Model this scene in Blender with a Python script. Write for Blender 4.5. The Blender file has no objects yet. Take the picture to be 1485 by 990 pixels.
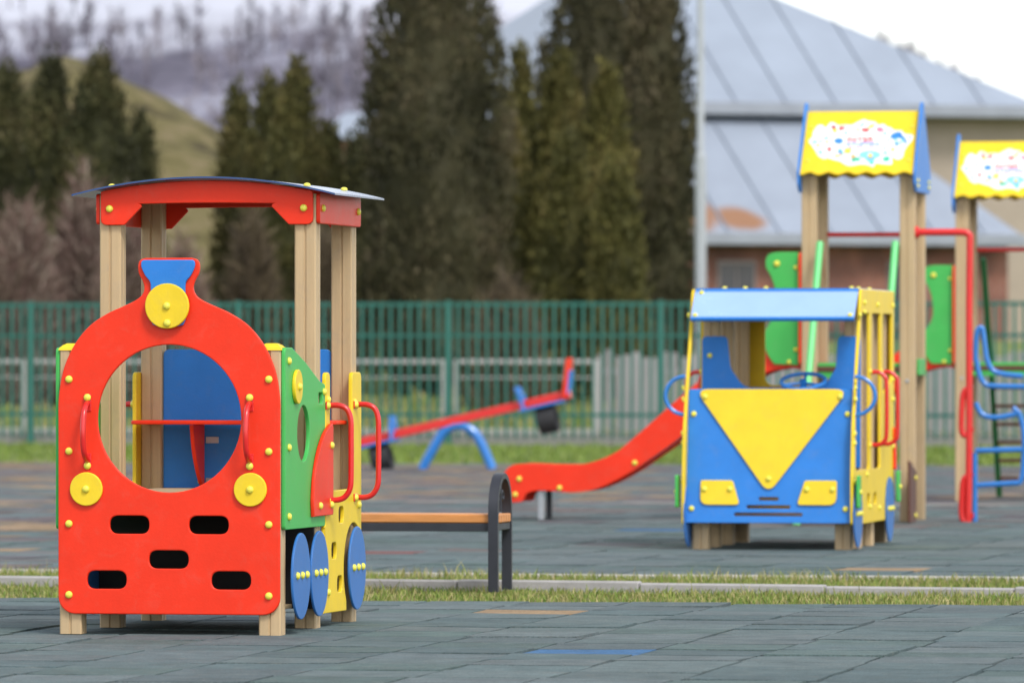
import bpy, math, random
from mathutils import Vector, Matrix, noise
random.seed(7)
scn = bpy.context.scene
COL = scn.collection
R = math.radians
PI = math.pi
FPX, EYE, CX, YH = 9500.0, 1.18, 742.5, 520.0      # long lens: focal length in photo pixels, eye height

# ------------------------------------------------------------------ materials
def new_mat(name):
    m = bpy.data.materials.new(name); m.use_nodes = True
    nt = m.node_tree
    return m, nt, nt.nodes['Principled BSDF']

def lin(c):
    return tuple(((v/255)/12.92 if v/255 <= .04045 else ((v/255+.055)/1.055)**2.4) for v in c)

def surf(name, col, rough=.5, var=.08, scale=6.0, bump=0.0, bscale=60.0, stretch=(1,1,1), spec=.5, coat=0.0, attr=None, metal=0.0, spots=None, dirt=0.0, crumb=0.0):
    """base colour with low-frequency wear and fine grain; object coordinates"""
    m, nt, b = new_mat(name)
    N, L = nt.nodes, nt.links
    tc = N.new('ShaderNodeTexCoord')
    mp = N.new('ShaderNodeMapping'); mp.inputs['Scale'].default_value = stretch
    L.new(tc.outputs['Object'], mp.inputs['Vector'])
    n1 = N.new('ShaderNodeTexNoise'); n1.inputs['Scale'].default_value = scale; n1.inputs['Detail'].default_value = 6
    n1.inputs['Roughness'].default_value = .65
    L.new(mp.outputs['Vector'], n1.inputs['Vector'])
    mr = N.new('ShaderNodeMapRange'); mr.inputs['From Min'].default_value = .3; mr.inputs['From Max'].default_value = .7
    mr.inputs['To Min'].default_value = 1-var; mr.inputs['To Max'].default_value = 1+var
    L.new(n1.outputs['Fac'], mr.inputs['Value'])
    mx = N.new('ShaderNodeMix'); mx.data_type = 'RGBA'; mx.blend_type = 'MULTIPLY'; mx.inputs[0].default_value = 1
    if attr:
        at = N.new('ShaderNodeAttribute'); at.attribute_name = attr
        L.new(at.outputs['Color'], mx.inputs[6])
    else:
        mx.inputs[6].default_value = (*col, 1)
    L.new(mr.outputs['Result'], mx.inputs[7])
    out = mx.outputs[2]
    if spots:                                   # list of (centre xyz, radius, colour): stains with a shape of their own
        for (cx, cy, cz), rad, sc in spots:
            vd = N.new('ShaderNodeVectorMath'); vd.operation = 'DISTANCE'
            L.new(tc.outputs['Object'], vd.inputs[0]); vd.inputs[1].default_value = (cx, cy, cz)
            ad = N.new('ShaderNodeMath'); ad.operation = 'MULTIPLY_ADD'
            L.new(n1.outputs['Fac'], ad.inputs[0]); ad.inputs[1].default_value = -rad*1.6
            L.new(vd.outputs['Value'], ad.inputs[2])
            r2 = N.new('ShaderNodeMapRange'); r2.inputs['From Min'].default_value = rad*.45; r2.inputs['From Max'].default_value = 0
            L.new(ad.outputs[0], r2.inputs['Value'])
            m2 = N.new('ShaderNodeMix'); m2.data_type = 'RGBA'
            L.new(r2.outputs['Result'], m2.inputs[0]); L.new(out, m2.inputs[6]); m2.inputs[7].default_value = (*sc, 1)
            out = m2.outputs[2]
    if dirt:
        n3 = N.new('ShaderNodeTexNoise'); n3.inputs['Scale'].default_value = 11; n3.inputs['Detail'].default_value = 9; n3.inputs['Roughness'].default_value = .75; n3.inputs['Distortion'].default_value = .6
        L.new(tc.outputs['Object'], n3.inputs['Vector'])
        r3 = N.new('ShaderNodeMapRange'); r3.inputs['From Min'].default_value = .52; r3.inputs['From Max'].default_value = .74; r3.inputs['To Max'].default_value = dirt
        L.new(n3.outputs['Fac'], r3.inputs['Value'])
        m3 = N.new('ShaderNodeMix'); m3.data_type = 'RGBA'; L.new(r3.outputs['Result'], m3.inputs[0]); L.new(out, m3.inputs[6]); m3.inputs[7].default_value = (.30, .26, .21, 1)
        out = m3.outputs[2]
    if crumb:
        n4 = N.new('ShaderNodeTexNoise'); n4.inputs['Scale'].default_value = 130; n4.inputs['Detail'].default_value = 3
        L.new(tc.outputs['Object'], n4.inputs['Vector'])
        r4 = N.new('ShaderNodeMapRange'); r4.inputs['From Min'].default_value = .3; r4.inputs['From Max'].default_value = .7; r4.inputs['To Min'].default_value = 1-crumb; r4.inputs['To Max'].default_value = 1+crumb
        L.new(n4.outputs['Fac'], r4.inputs['Value'])
        m4 = N.new('ShaderNodeMix'); m4.data_type = 'RGBA'; m4.blend_type = 'MULTIPLY'; m4.inputs[0].default_value = 1; L.new(out, m4.inputs[6]); L.new(r4.outputs['Result'], m4.inputs[7])
        out = m4.outputs[2]
    L.new(out, b.inputs['Base Color'])
    b.inputs['Roughness'].default_value = rough
    b.inputs['Specular IOR Level'].default_value = spec
    b.inputs['Coat Weight'].default_value = coat
    b.inputs['Coat Roughness'].default_value = .15
    b.inputs['Metallic'].default_value = metal
    # roughness wear
    rr = N.new('ShaderNodeMapRange'); rr.inputs['To Min'].default_value = max(.05, rough-.1); rr.inputs['To Max'].default_value = min(1, rough+.1)
    L.new(n1.outputs['Fac'], rr.inputs['Value']); L.new(rr.outputs['Result'], b.inputs['Roughness'])
    if bump:
        n2 = N.new('ShaderNodeTexNoise'); n2.inputs['Scale'].default_value = bscale; n2.inputs['Detail'].default_value = 4
        L.new(mp.outputs['Vector'], n2.inputs['Vector'])
        bp = N.new('ShaderNodeBump'); bp.inputs['Strength'].default_value = bump; bp.inputs['Distance'].default_value = .004
        L.new(n2.outputs['Fac'], bp.inputs['Height']); L.new(bp.outputs['Normal'], b.inputs['Normal'])
    return m

M = {}
M['red'] = surf('red_board', (.80, .033, .008), .42, .07, 5, .15, 90, spec=.3, dirt=.11)
M['yellow'] = surf('yellow_board', (.80, .56, .022), .42, .07, 5, .15, 90, spec=.3, dirt=.11)
M['blue'] = surf('blue_board', (.025, .19, .58), .42, .07, 5, .15, 90, spec=.3, dirt=.11)
M['wheelblue'] = surf('wheel_blue_board', (.035, .155, .44), .42, .08, 5, .15, 90, spec=.3, dirt=.11)
M['navy'] = surf('dark_blue_board', (.016, .085, .30), .45, .08, 5, .12, 90)
M['roofblue'] = surf('blue_laminate', (.013, .05, .17), .25, .06, 4, .05, 40, coat=.4)
M['visor'] = surf('sky_sheen_laminate', (.30, .45, .82), .25, .05, 4, .04, 40, coat=.6)  # blue laminate with the sky's reflection put into a paler base colour
M['green'] = surf('green_board', (.06, .42, .085), .42, .07, 5, .15, 90, spec=.3, dirt=.11)
M['limegreen'] = surf('light_green_metal', (.10, .55, .16), .4, .06, 5, .1, 60)
M['darkgreen'] = surf('dark_green_metal', (.02, .17, .05), .45, .08, 5, .1, 60)
M['post'] = surf('beige_composite', (.50, .355, .195), .55, .11, 4, .25, 160, (6, 6, .35), dirt=.3)
M['deck'] = surf('pale_plywood', (.50, .37, .22), .6, .15, 4, .2, 90, (1, 8, 8))
M['brown'] = surf('brown_board', (.10, .032, .018), .5, .12, 5, .15, 80)
M['bolt'] = surf('bolt_cap_plastic', (.76, .68, .075), .35, .06, 30)
M['redtube'] = surf('red_painted_tube', (.66, .018, .016), .32, .08, 9, .06, 60, coat=.25)
M['bluetube'] = surf('blue_painted_tube', (.022, .18, .54), .32, .08, 9, .06, 60, coat=.25)
M['black'] = surf('slot_shade_black', (.012, .012, .014), .7, .1, 9)  # shade behind the train's slots, put into colour
M['iron'] = surf('black_painted_steel', (.022, .024, .032), .42, .15, 12, .2, 120)
M['steel'] = surf('galvanised_steel', (.42, .44, .46), .45, .1, 8, metal=.6)
M['wood'] = surf('varnished_pine', (.56, .225, .06), .45, .2, 3, .2, 60, (1.2, 16, 16), coat=.15)
M['tyre'] = surf('tyre_rubber', (.018, .018, .02), .75, .15, 14, .3, 60)
M['fence'] = surf('green_fence_paint', (.018, .125, .10), .5, .15, 3)
M['greyframe'] = surf('grey_frame_paint', (.43, .41, .40), .55, .12, 5)
M['boards'] = surf('weathered_boards', (.29, .275, .275), .75, .2, 2, stretch=(7, 7, .6))
M['concrete'] = surf('kerb_concrete', (.34, .325, .315), .85, .14, 9, .5, 70)
M['pale'] = surf('pale_concrete', (.42, .39, .35), .85, .12, 7, .4, 60)
M['dullkerb'] = surf('dirty_concrete', (.24, .225, .205), .9, .2, 5, .4, 70)
M['lamp'] = surf('lamp_post_grey', (.36, .38, .40), .5, .06, 3)
M['white'] = surf('white_print', (.84, .83, .80), .4, .02, 5)
def flat(name, c): M[name] = surf(name, c, .4, .03, 8)
flat('print_red', (.72, .03, .035)); flat('print_pink', (.80, .20, .30)); flat('print_blue', (.03, .22, .70))
flat('print_sky', (.22, .58, .85)); flat('print_yellow', (.86, .60, .06)); flat('print_green', (.05, .50, .32))
flat('print_wine', (.35, .01, .05)); flat('print_orange', (.85, .32, .06)); flat('print_lilac', (.45, .25, .6))
M['tiles'] = surf('rubber_tile', None, .9, .24, 5, .9, 150, attr='Col', spec=.25, dirt=.3, crumb=.35)
M['tilebed'] = surf('tile_joint_bed', (.015, .018, .018), .95, .2, 9)
M['grass'] = surf('grass_blades', None, .65, .12, 3, attr='Col', spec=.25)
M['leaf'] = surf('conifer_foliage', None, .7, .25, 1.2, attr='Col', spec=.2)
M['twig'] = surf('bare_twigs', None, .85, .2, 3, attr='Col', spec=.15)
M['bark'] = surf('bark', (.075, .05, .035), .9, .3, 6, .6, 25, (4, 4, .7))
M['brickwall'] = None

def brick_mat():
    m, nt, b = new_mat('red_brickwork'); N, L = nt.nodes, nt.links
    tc = N.new('ShaderNodeTexCoord'); mp = N.new('ShaderNodeMapping'); mp.inputs['Rotation'].default_value = (R(90), 0, 0)
    L.new(tc.outputs['Object'], mp.inputs['Vector'])
    br = N.new('ShaderNodeTexBrick'); br.inputs['Scale'].default_value = 4
    br.inputs['Color1'].default_value = (.25, .085, .052, 1); br.inputs['Color2'].default_value = (.19, .075, .05, 1); br.inputs['Mortar'].default_value = (.26, .20, .17, 1)
    br.inputs['Mortar Size'].default_value = .03
    L.new(mp.outputs['Vector'], br.inputs['Vector'])
    n = N.new('ShaderNodeTexNoise'); n.inputs['Scale'].default_value = .9; n.inputs['Detail'].default_value = 7
    L.new(tc.outputs['Object'], n.inputs['Vector'])
    cr = N.new('ShaderNodeValToRGB'); cr.color_ramp.elements[0].position = .38; cr.color_ramp.elements[1].position = .68
    cr.color_ramp.elements[0].color = (.45, .42, .45, 1); cr.color_ramp.elements[1].color = (1.25, 1.1, 1.05, 1)
    L.new(n.outputs['Fac'], cr.inputs['Fac'])
    mx = N.new('ShaderNodeMix'); mx.data_type = 'RGBA'; mx.blend_type = 'MULTIPLY'; mx.inputs[0].default_value = 1
    L.new(br.outputs['Color'], mx.inputs[6]); L.new(cr.outputs['Color'], mx.inputs[7])
    L.new(mx.outputs[2], b.inputs['Base Color']); b.inputs['Roughness'].default_value = .9
    return m
M['brickwall'] = brick_mat()

def earth_mat(name, cols, scale, detail=8, fine=0):
    """ground or slope: three colours mixed by two noises"""
    m, nt, b = new_mat(name); N, L = nt.nodes, nt.links
    tc = N.new('ShaderNodeTexCoord')
    n = N.new('ShaderNodeTexNoise'); n.inputs['Scale'].default_value = scale; n.inputs['Detail'].default_value = detail; n.inputs['Roughness'].default_value = .68
    L.new(tc.outputs['Object'], n.inputs['Vector'])
    cr = N.new('ShaderNodeValToRGB'); e = cr.color_ramp.elements
    e[0].position = .36; e[0].color = (*cols[0], 1); e[1].position = .66; e[1].color = (*cols[2], 1)
    k = e.new(.5); k.color = (*cols[1], 1)
    L.new(n.outputs['Fac'], cr.inputs['Fac'])
    L.new(cr.outputs['Color'], b.inputs['Base Color']); b.inputs['Roughness'].default_value = .95; b.inputs['Specular IOR Level'].default_value = .15
    return m
def snow_hill_mat(name, cols, scale, detail):
    m = earth_mat(name, cols, scale, detail); nt = m.node_tree; N, L = nt.nodes, nt.links; b = N['Principled BSDF']
    src = b.inputs['Base Color'].links[0].from_socket
    tc = N.new('ShaderNodeTexCoord'); sx = N.new('ShaderNodeSeparateXYZ'); L.new(tc.outputs['Object'], sx.inputs[0])
    n = N.new('ShaderNodeTexNoise'); n.inputs['Scale'].default_value = .09; n.inputs['Detail'].default_value = 6; L.new(tc.outputs['Object'], n.inputs['Vector'])
    ad = N.new('ShaderNodeMath'); ad.operation = 'MULTIPLY_ADD'; ad.inputs[1].default_value = 9; L.new(n.outputs['Fac'], ad.inputs[0]); L.new(sx.outputs['Z'], ad.inputs[2])
    mr = N.new('ShaderNodeMapRange'); mr.inputs['From Min'].default_value = 27.0; mr.inputs['From Max'].default_value = 30.5; L.new(ad.outputs[0], mr.inputs['Value'])
    mx = N.new('ShaderNodeMix'); mx.data_type = 'RGBA'; L.new(mr.outputs['Result'], mx.inputs[0]); L.new(src, mx.inputs[6]); mx.inputs[7].default_value = (.50, .51, .57, 1)
    L.new(mx.outputs[2], b.inputs['Base Color']); return m
M['lawn'] = earth_mat('lawn_soil', [(.10, .15, .035), (.15, .19, .05), (.22, .21, .085)], 1.3)
M['strip'] = earth_mat('verge_soil', [(.10, .11, .03), (.15, .15, .05), (.20, .16, .07)], 9)
M['slope'] = earth_mat('dry_slope_grass', [(.040, .030, .020), (.125, .108, .044), (.185, .145, .082)], .9)
M['far'] = snow_hill_mat('far_hillside', [(.085, .08, .105), (.15, .14, .18), (.38, .39, .46)], .075, 10)

# ------------------------------------------------------------------ mesh helpers
def link(name, me, mat=None, parent=None):
    o = bpy.data.objects.new(name, me); COL.objects.link(o)
    if mat is not None and me is not None and not me.materials: me.materials.append(mat)
    if parent is not None: o.parent = parent
    return o

def finish(me, ang=35):
    for p in me.polygons: p.use_smooth = True
    me.set_sharp_from_angle(angle=R(ang))
    return me

class MB:
    """collects boxes, tubes and lathes; becomes ONE mesh"""
    def __init__(s): s.v = []; s.f = []; s.mi = []
    def add(s, vs, fs, mi=0):
        o = len(s.v); s.v += [tuple(v) for v in vs]; s.f += [tuple(i+o for i in f) for f in fs]; s.mi += [mi]*len(fs)
        return s
    def box(s, a, b, bev=0.004, mi=0):
        (x0, y0, z0), (x1, y1, z1) = a, b
        bev = min(bev, (x1-x0)*.4, (y1-y0)*.4, (z1-z0)*.4)
        cs = [(x, y, z) for x in (x0, x1) for y in (y0, y1) for z in (z0, z1)]
        vid = {}; vs = []
        for c in range(8):
            sx, sy, sz = (c >> 2) & 1, (c >> 1) & 1, c & 1
            p = [x1 if sx else x0, y1 if sy else y0, z1 if sz else z0]
            d = [-bev if sx else bev, -bev if sy else bev, -bev if sz else bev]
            for ax in range(3):
                q = [p[i]+(d[i] if i != ax else 0) for i in range(3)]
                vid[c, ax] = len(vs); vs.append(q)
        fs = []
        def order(c4): return c4
        for ax in range(3):
            o1, o2 = [(1, 2), (2, 0), (0, 1)][ax]
            for side in (0, 1):
                idx = []
                for (s1, s2) in ((0, 0), (1, 0), (1, 1), (0, 1)):
                    bits = [0, 0, 0]; bits[ax] = side; bits[o1] = s1; bits[o2] = s2
                    idx.append(vid[(bits[0] << 2) | (bits[1] << 1) | bits[2], ax])
                fs.append(tuple(idx) if side else tuple(reversed(idx)))
        for ax in range(3):
            o1, o2 = [(1, 2), (2, 0), (0, 1)][ax]
            for s1 in (0, 1):
                for s2 in (0, 1):
                    def cc(t):
                        bits = [0, 0, 0]; bits[ax] = t; bits[o1] = s1; bits[o2] = s2
                        return (bits[0] << 2) | (bits[1] << 1) | bits[2]
                    q = [vid[cc(0), o1], vid[cc(1), o1], vid[cc(1), o2], vid[cc(0), o2]]
                    fs.append(tuple(q) if (s1 == s2) else tuple(reversed(q)))
        for c in range(8):
            q = [vid[c, 0], vid[c, 1], vid[c, 2]]
            par = bin(c).count('1') % 2
            fs.append(tuple(q) if par else tuple(reversed(q)))
        return s.add(vs, fs, mi)
    def tube(s, pts, r, n=10, mi=0, cap=True, flat=None):
        pts = [Vector(p) for p in pts]; vs = []; fs = []
        up = None
        for i, p in enumerate(pts):
            t = (pts[min(i+1, len(pts)-1)]-pts[max(i-1, 0)]).normalized()
            if up is None:
                up = Vector((0, 0, 1)) if abs(t.z) < .9 else Vector((1, 0, 0))
            a = (up - t*up.dot(t)).normalized(); b = t.cross(a); up = a
            rr = r[i] if isinstance(r, (list, tuple)) else r
            for k in range(n):
                q = 2*PI*k/n
                vs.append(p + a*math.cos(q)*rr + b*math.sin(q)*rr*(flat or 1))
        for i in range(len(pts)-1):
            for k in range(n):
                k2 = (k+1) % n
                fs.append((i*n+k, i*n+k2, (i+1)*n+k2, (i+1)*n+k))
        if cap:
            fs.append(tuple(reversed(range(n)))); fs.append(tuple((len(pts)-1)*n+k for k in range(n)))
        return s.add(vs, fs, mi)
    def lathe(s, prof, n=16, M4=None, mi=0):
        vs = []; fs = []
        for (r_, z) in prof:
            for k in range(n):
                q = 2*PI*k/n
                v = Vector((r_*math.cos(q), r_*math.sin(q), z)); vs.append(M4 @ v if M4 else v)
        for i in range(len(prof)-1):
            for k in range(n):
                k2 = (k+1) % n
                fs.append((i*n+k, i*n+k2, (i+1)*n+k2, (i+1)*n+k))
        return s.add(vs, fs, mi)
    def mesh(s, name):
        me = bpy.data.meshes.new(name); me.from_pydata(s.v, [], s.f)
        if any(s.mi): me.polygons.foreach_set('material_index', s.mi)
        me.update(); return me
    def build(s, name, mat, parent=None, ang=35):
        me = s.mesh(name); finish(me, ang)
        return link(name, me, mat, parent)

def spline(pts, sub=6, closed=False):
    """Catmull-Rom through the points (any dimension)"""
    n = len(pts); out = []
    rng = range(n if closed else n-1)
    for i in rng:
        p0 = pts[(i-1) % n] if closed or i > 0 else pts[0]
        p1, p2 = pts[i], pts[(i+1) % n]
        p3 = pts[(i+2) % n] if closed or i+2 < n else pts[-1]
        for k in range(sub):
            t = k/sub
            out.append(tuple(.5*(2*b+(c-a)*t+(2*a-5*b+4*c-d)*t*t+(3*b-a-3*c+d)*t**3) for a, b, c, d in zip(p0, p1, p2, p3)))
    if not closed: out.append(tuple(pts[-1]))
    return out

def rounded(pts, r, seg=5):
    """polygon with rounded corners; r a number or one per corner"""
    out = []; n = len(pts)
    for i in range(n):
        p = Vector(pts[i]); a = Vector(pts[i-1]); b = Vector(pts[(i+1) % n])
        rad = r[i] if isinstance(r, (list, tuple)) else r
        if rad <= 0: out.append(tuple(p)); continue
        da, db = (a-p), (b-p); la, lb = da.length, db.length; da.normalize(); db.normalize()
        ang = da.angle(db); d = min(rad/math.tan(ang/2), la*.49, lb*.49)
        p0, p1 = p+da*d, p+db*d
        for k in range(seg+1):
            t = k/seg
            out.append(tuple((1-t)**2*p0+2*t*(1-t)*p+t*t*p1))
    return out

def circle(cx, cy, r, n=40, ry=None): return [(cx+r*math.cos(2*PI*k/n), cy+(ry or r)*math.sin(2*PI*k/n)) for k in range(n)]
def rect(x0, y0, x1, y1, r=.01, seg=5): return rounded([(x0, y0), (x1, y0), (x1, y1), (x0, y1)], r, seg)

def board_mesh(outline, holes=(), thick=.018, bev=.004):
    cu = bpy.data.curves.new('c', 'CURVE'); cu.dimensions = '2D'; cu.fill_mode = 'BOTH'
    bev = min(bev, thick*.45)
    cu.extrude = thick/2-bev; cu.bevel_depth = bev; cu.bevel_resolution = 2; cu.offset = -bev
    for loop in [outline]+list(holes):
        sp = cu.splines.new('POLY'); sp.points.add(len(loop)-1); sp.use_cyclic_u = True
        for p, q in zip(sp.points, loop): p.co = (q[0], q[1], 0, 1)
    ob = bpy.data.objects.new('c', cu)
    me = bpy.data.meshes.new_from_object(ob)
    bpy.data.objects.remove(ob); bpy.data.curves.remove(cu)
    return me

def board(name, outline, plane, pos, mat, parent, holes=(), thick=.018, bev=.004, warp=None):
    """flat cut board: plane F = (x,z) with front face at y=pos; S = (y,z) outer face at x=pos (thick towards -x); T = (x,y) top at z=pos"""
    me = board_mesh(outline, holes, thick, bev); me.name = name
    for v in me.vertices:
        a, b, c = v.co
        if plane == 'F': v.co = (a, pos+thick/2-c, b)
        elif plane == 'S': v.co = (pos-thick/2+c, a, b)
        else: v.co = (a, b, pos-thick/2+c)
        if warp: v.co = warp(v.co)
    me.materials.clear(); finish(me, 30)
    return link(name, me, mat, parent)

def bolt_mesh():
    b = MB()
    prof = [(.0162, 0), (.0162, .003), (.0150, .0075), (.0115, .0112), (.006, .0132), (.0001, .0138)]
    b.lathe(prof, 14); me = b.mesh('bolt'); me.materials.append(M['bolt']); return finish(me, 60)
BOLT = bolt_mesh()
ROT = {'-y': (R(90), 0, 0), '+x': (0, R(90), 0), '-x': (0, R(-90), 0), '+z': (0, 0, 0), '+y': (R(-90), 0, 0)}
def bolt(p, d, parent, s=1.0):
    o = link('bolt', BOLT, None, parent); o.location = p; o.rotation_euler = ROT[d] if isinstance(d, str) else d
    o.scale = (s, s, s); return o

def tag(o, label, cat, group=None, kind=None):
    if label: o['label'] = label
    if cat: o['category'] = cat
    if group: o['group'] = group
    if kind: o['kind'] = kind
    return o
def thing(name, loc, yaw, label, cat, group=None):
    o = bpy.data.objects.new(name, None); COL.objects.link(o); o.empty_display_size = .2
    o.location = loc; o.rotation_euler = (0, 0, -R(yaw))
    return tag(o, label, cat, group)
def struct(o): o['kind'] = 'structure'; return o
def copy_tree(o, parent=None):
    c = o.copy(); COL.objects.link(c); c.parent = parent
    for ch in list(o.children): copy_tree(ch, c)
    return c
def ground_at(px, py):                     # where a photo pixel on level ground lies
    Y = EYE*FPX/(py-YH); return ((px-CX)*Y/FPX, Y)
def at(px, py, Y): return Vector(((px-CX)*Y/FPX, Y, EYE-(py-YH)*Y/FPX))

def post_mesh(name, x0, x1, y0, y1, z0, z1):
    """square composite post with rounded edges and a groove down the middle of each face"""
    w, d = x1-x0, y1-y0; r = .006; g = .006
    def side(p, q, nrm):
        p, q, nrm = Vector(p), Vector(q), Vector(nrm); t = (q-p).normalized(); L = (q-p).length; m = (p+q)/2
        return [p+t*r*.3-nrm*r*.3*0+t*r*.7, m-t*g, m-t*g*.4-nrm*.006, m+t*g*.4-nrm*.006, m+t*g, q-t*r]
    loop = []
    c = [(x0, y0), (x1, y0), (x1, y1), (x0, y1)]; nr = [(0, -1), (1, 0), (0, 1), (-1, 0)]
    for i in range(4): loop += side(c[i], c[(i+1) % 4], nr[i])
    n = len(loop); vs = [(p.x, p.y, z0) for p in loop]+[(p.x, p.y, z1) for p in loop]
    fs = [(i, (i+1) % n, n+(i+1) % n, n+i) for i in range(n)]+[tuple(range(n, 2*n)), tuple(reversed(range(n)))]
    return MB().add(vs, fs)
def post(x0, x1, y0, y1, z0, z1, parent): return post_mesh('post', x0, x1, y0, y1, z0, z1).build('post', M['post'], parent, 25)

# ------------------------------------------------------------------ LOCOMOTIVE PLAYHOUSE
def make_train():
    X, Y = -1.469, 28.025
    t = thing('train_playhouse', (X, Y, 0), 11, 'red locomotive playhouse with a round cut-out front and four roof posts', 'playhouse')
    # posts
    w = .096
    for s in (-1, 1):
        xa, xb = (s*.487, s*(.487-w)) if s < 0 else (s*(.487-w), s*.487)
        p = post(xa, xb, .019, .019+w, 0, 1.218, t)
        cap = MB(); cap.lathe([(.001, .030), (.030, .030), (.052, .022), (.060, .016), (.068, .012), (.0745, 0)], 4, Matrix.Translation((0, 0, 0)) @ Matrix.Rotation(PI/4, 4, 'Z'))
        me = cap.mesh('cap')
        for v in me.vertices: v.co = (v.co.x+(xa+xb)/2, v.co.y+.019+w/2, v.co.z+1.216)
        finish(me, 25); link('cap', me, M['yellow'], p)
        post(xa, xb, .70, .70+w, 0, 1.90, t)
        post(xa, xb, 1.435, 1.435+w, 0, 1.90, t)
    # front board
    half = spline([(.488, .90), (.4875, 1.00), (.474, 1.10), (.448, 1.18), (.405, 1.258), (.345, 1.325), (.27, 1.374), (.20, 1.405), (.145, 1.431), (.117, 1.455), (.108, 1.484), (.116, 1.514), (.132, 1.545), (.135, 1.582), (.124, 1.603), (.100, 1.611)], 5)
    cor = [(.488-.075+.075*math.cos(a), .087+.075+.075*math.sin(a)) for a in [-PI/2+PI/2*k/7 for k in range(8)]]
    right = cor+half
    outline = right+[(-x, z) for x, z in reversed(right)]
    slots = []
    for cx, cz in ((-.173, .470), (.176, .470), (0, .322), (-.273, .234), (.274, .234)):
        slots.append(rect(cx-.087, cz-.039, cx+.087, cz+.039, .039, 7))
    f = board('front_panel', outline, 'F', 0, M['red'], t, [circle(.002, .924, .316, 64)]+slots, .019, .005)
    for x in (-.44, .44):
        for z in (1.092, .784, .473, .169): bolt((x, 0, z), '-y', f)
    ch = spline([(.117, 1.595), (.117, 1.572), (.100, 1.535), (.078, 1.505), (.076, 1.45)], 4)
    chh = [(.045, 1.318), (.066, 1.325), (.076, 1.345)]+list(reversed(ch))+[(.108, 1.602)]
    c = board('chimney', chh+[(-x, z) for x, z in reversed(chh)], 'F', -.016, M['blue'], t, (), .016, .004)
    lamp = board('headlight', circle(0, 1.405, .0965, 48), 'F', -.033, M['yellow'], t, (), .017, .004)
    bolt((0, -.033, 1.405), '-y', lamp); bolt((.002, -.033, 1.332), '-y', lamp)
    for s in (-1, 1):
        l = board('headlight', circle(s*.361, .622, .072, 48), 'F', -.016, M['yellow'], t, (), .016, .004)
        bolt((s*.361, -.016, .622), '-y', l)
        x = s*.357
        h = MB(); h.tube(spline([(x, -.006, .99), (x, -.035, .978), (x, -.066, .945), (x, -.080, .89), (x, -.080, .835), (x, -.066, .785), (x, -.035, .757), (x, -.006, .745)], 5), .0125, 12)
        h.box((x-.016, -.005, .955), (x+.016, 0, 1.03), .002); h.box((x-.016, -.005, .705), (x+.016, 0, .775), .002)
        ho = h.build('handle', M['redtube'], t)
        bolt((x, -.005, 1.014), '-y', ho); bolt((x, -.005, .722), '-y', ho)
    # sides
    for s in (-1, 1):
        xo = .506
        def SB(name, outl, xpos, mat, par, holes=(), thick=.018):
            wp = None if s > 0 else (lambda co: Vector((-co.x, co.y, co.z)))
            o = board(name, outl, 'S', xpos, mat, par, holes, thick, .004, wp)
            if s < 0: o.data.flip_normals()
            return o
        dr = '+x' if s > 0 else '-x'
        def B(y, z, par, x=xo): bolt((s*x, y, z), dr, par)
        g_out = rounded([(.025, .450), (.805, .447), (.805, 1.068), (.70, 1.082), (.42, 1.165), (.16, 1.228), (.025, 1.228)], [.02, .02, .015, .08, .3, .08, .03])
        g = SB('side_panel', g_out, xo, M['green'], t, [circle(.378, .858, .121, 40), rect(.672, .985, .758, 1.032, .012)])
        for y, z in ((.09, 1.17), (.09, .80), (.09, .505), (.775, 1.035)): B(y, z, g)
        d = SB('side_lamp', circle(.224, 1.06, .074, 36), xo+.016, M['yellow'], t, (), .016); B(.224, 1.06, d, xo+.016)
        r_out = spline([(.50, .56), (.525, .66), (.60, .765), (.72, .85), (.85, .893)], 5)
        r = SB('cylinder_panel', [(.512, .495)]+r_out+[(.878, .896), (.893, .882), (.893, .503), (.885, .495)], xo+.018, M['red'], t, (), .017)
        for y, z in ((.85, .80), (.62, .54), (.845, .54)): B(y, z, r, xo+.018)
        for cy in (.257, .618, 1.385):
            wx = xo+.020 if s > 0 else .500
            wh = SB('wheel', circle(cy, .246, .170, 56, .186), wx, M['wheelblue'], t, (), .012)
            for k in (-.092, 0, .092): B(cy+k, .250, wh, wx)
        arc = [(1.385-.203*math.cos(a), .246+.203*math.sin(a)) for a in [-.75+(PI/2+1.15)*k/16 for k in range(17)]]
        y_out = rounded([(.785, .065), (arc[0][0], .062)], .0) + arc + rounded([(1.548, arc[-1][1]-.03), (1.548, .59), (1.548, 1.12), (1.355, 1.12), (1.355, .60), (.905, .60), (.905, 1.12), (.815, 1.12), (.815, .45), (.785, .44)], [.01, .01, .035, .035, .05, .07, .035, .035, .005, .005])
        yp = SB('door_panel', y_out, xo, M['yellow'], t, [rect(cy-.052, cz-.036, cy+.052, cz+.036, .03) for cy, cz in ((1.13, .490), (.985, .335), (1.10, .185))])
        for y, z in ((.86, .155), (1.49, .525), (1.40, .985), (.86, 1.0)): B(y, z, yp)
        for hy in (.86, 1.43):
            h = MB(); x0 = s*(xo+.004)
            h.tube(spline([(x0, hy, .975), (s*(xo+.05), hy, .975), (s*(xo+.085), hy, .958), (s*(xo+.102), hy, .915), (s*(xo+.104), hy, .84), (s*(xo+.104), hy, .68), (s*(xo+.100), hy, .615), (s*(xo+.080), hy, .578), (s*(xo+.05), hy, .562), (x0, hy, .560)], 5), .0125, 12)
            for z in (.975, .56): h.box((min(s*xo, s*(xo+.006)), hy-.05, z-.017), (max(s*xo, s*(xo+.006)), hy+.022, z+.017), .002)
            ho = h.build('handle', M['redtube'], t)
            B(hy-.032, .975, ho, xo+.006); B(hy-.032, .56, ho, xo+.006)
    # inside
    MB().box((-.388, .03, .562), (.388, 1.452, .600), .003).build('deck', M['deck'], t)
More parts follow.
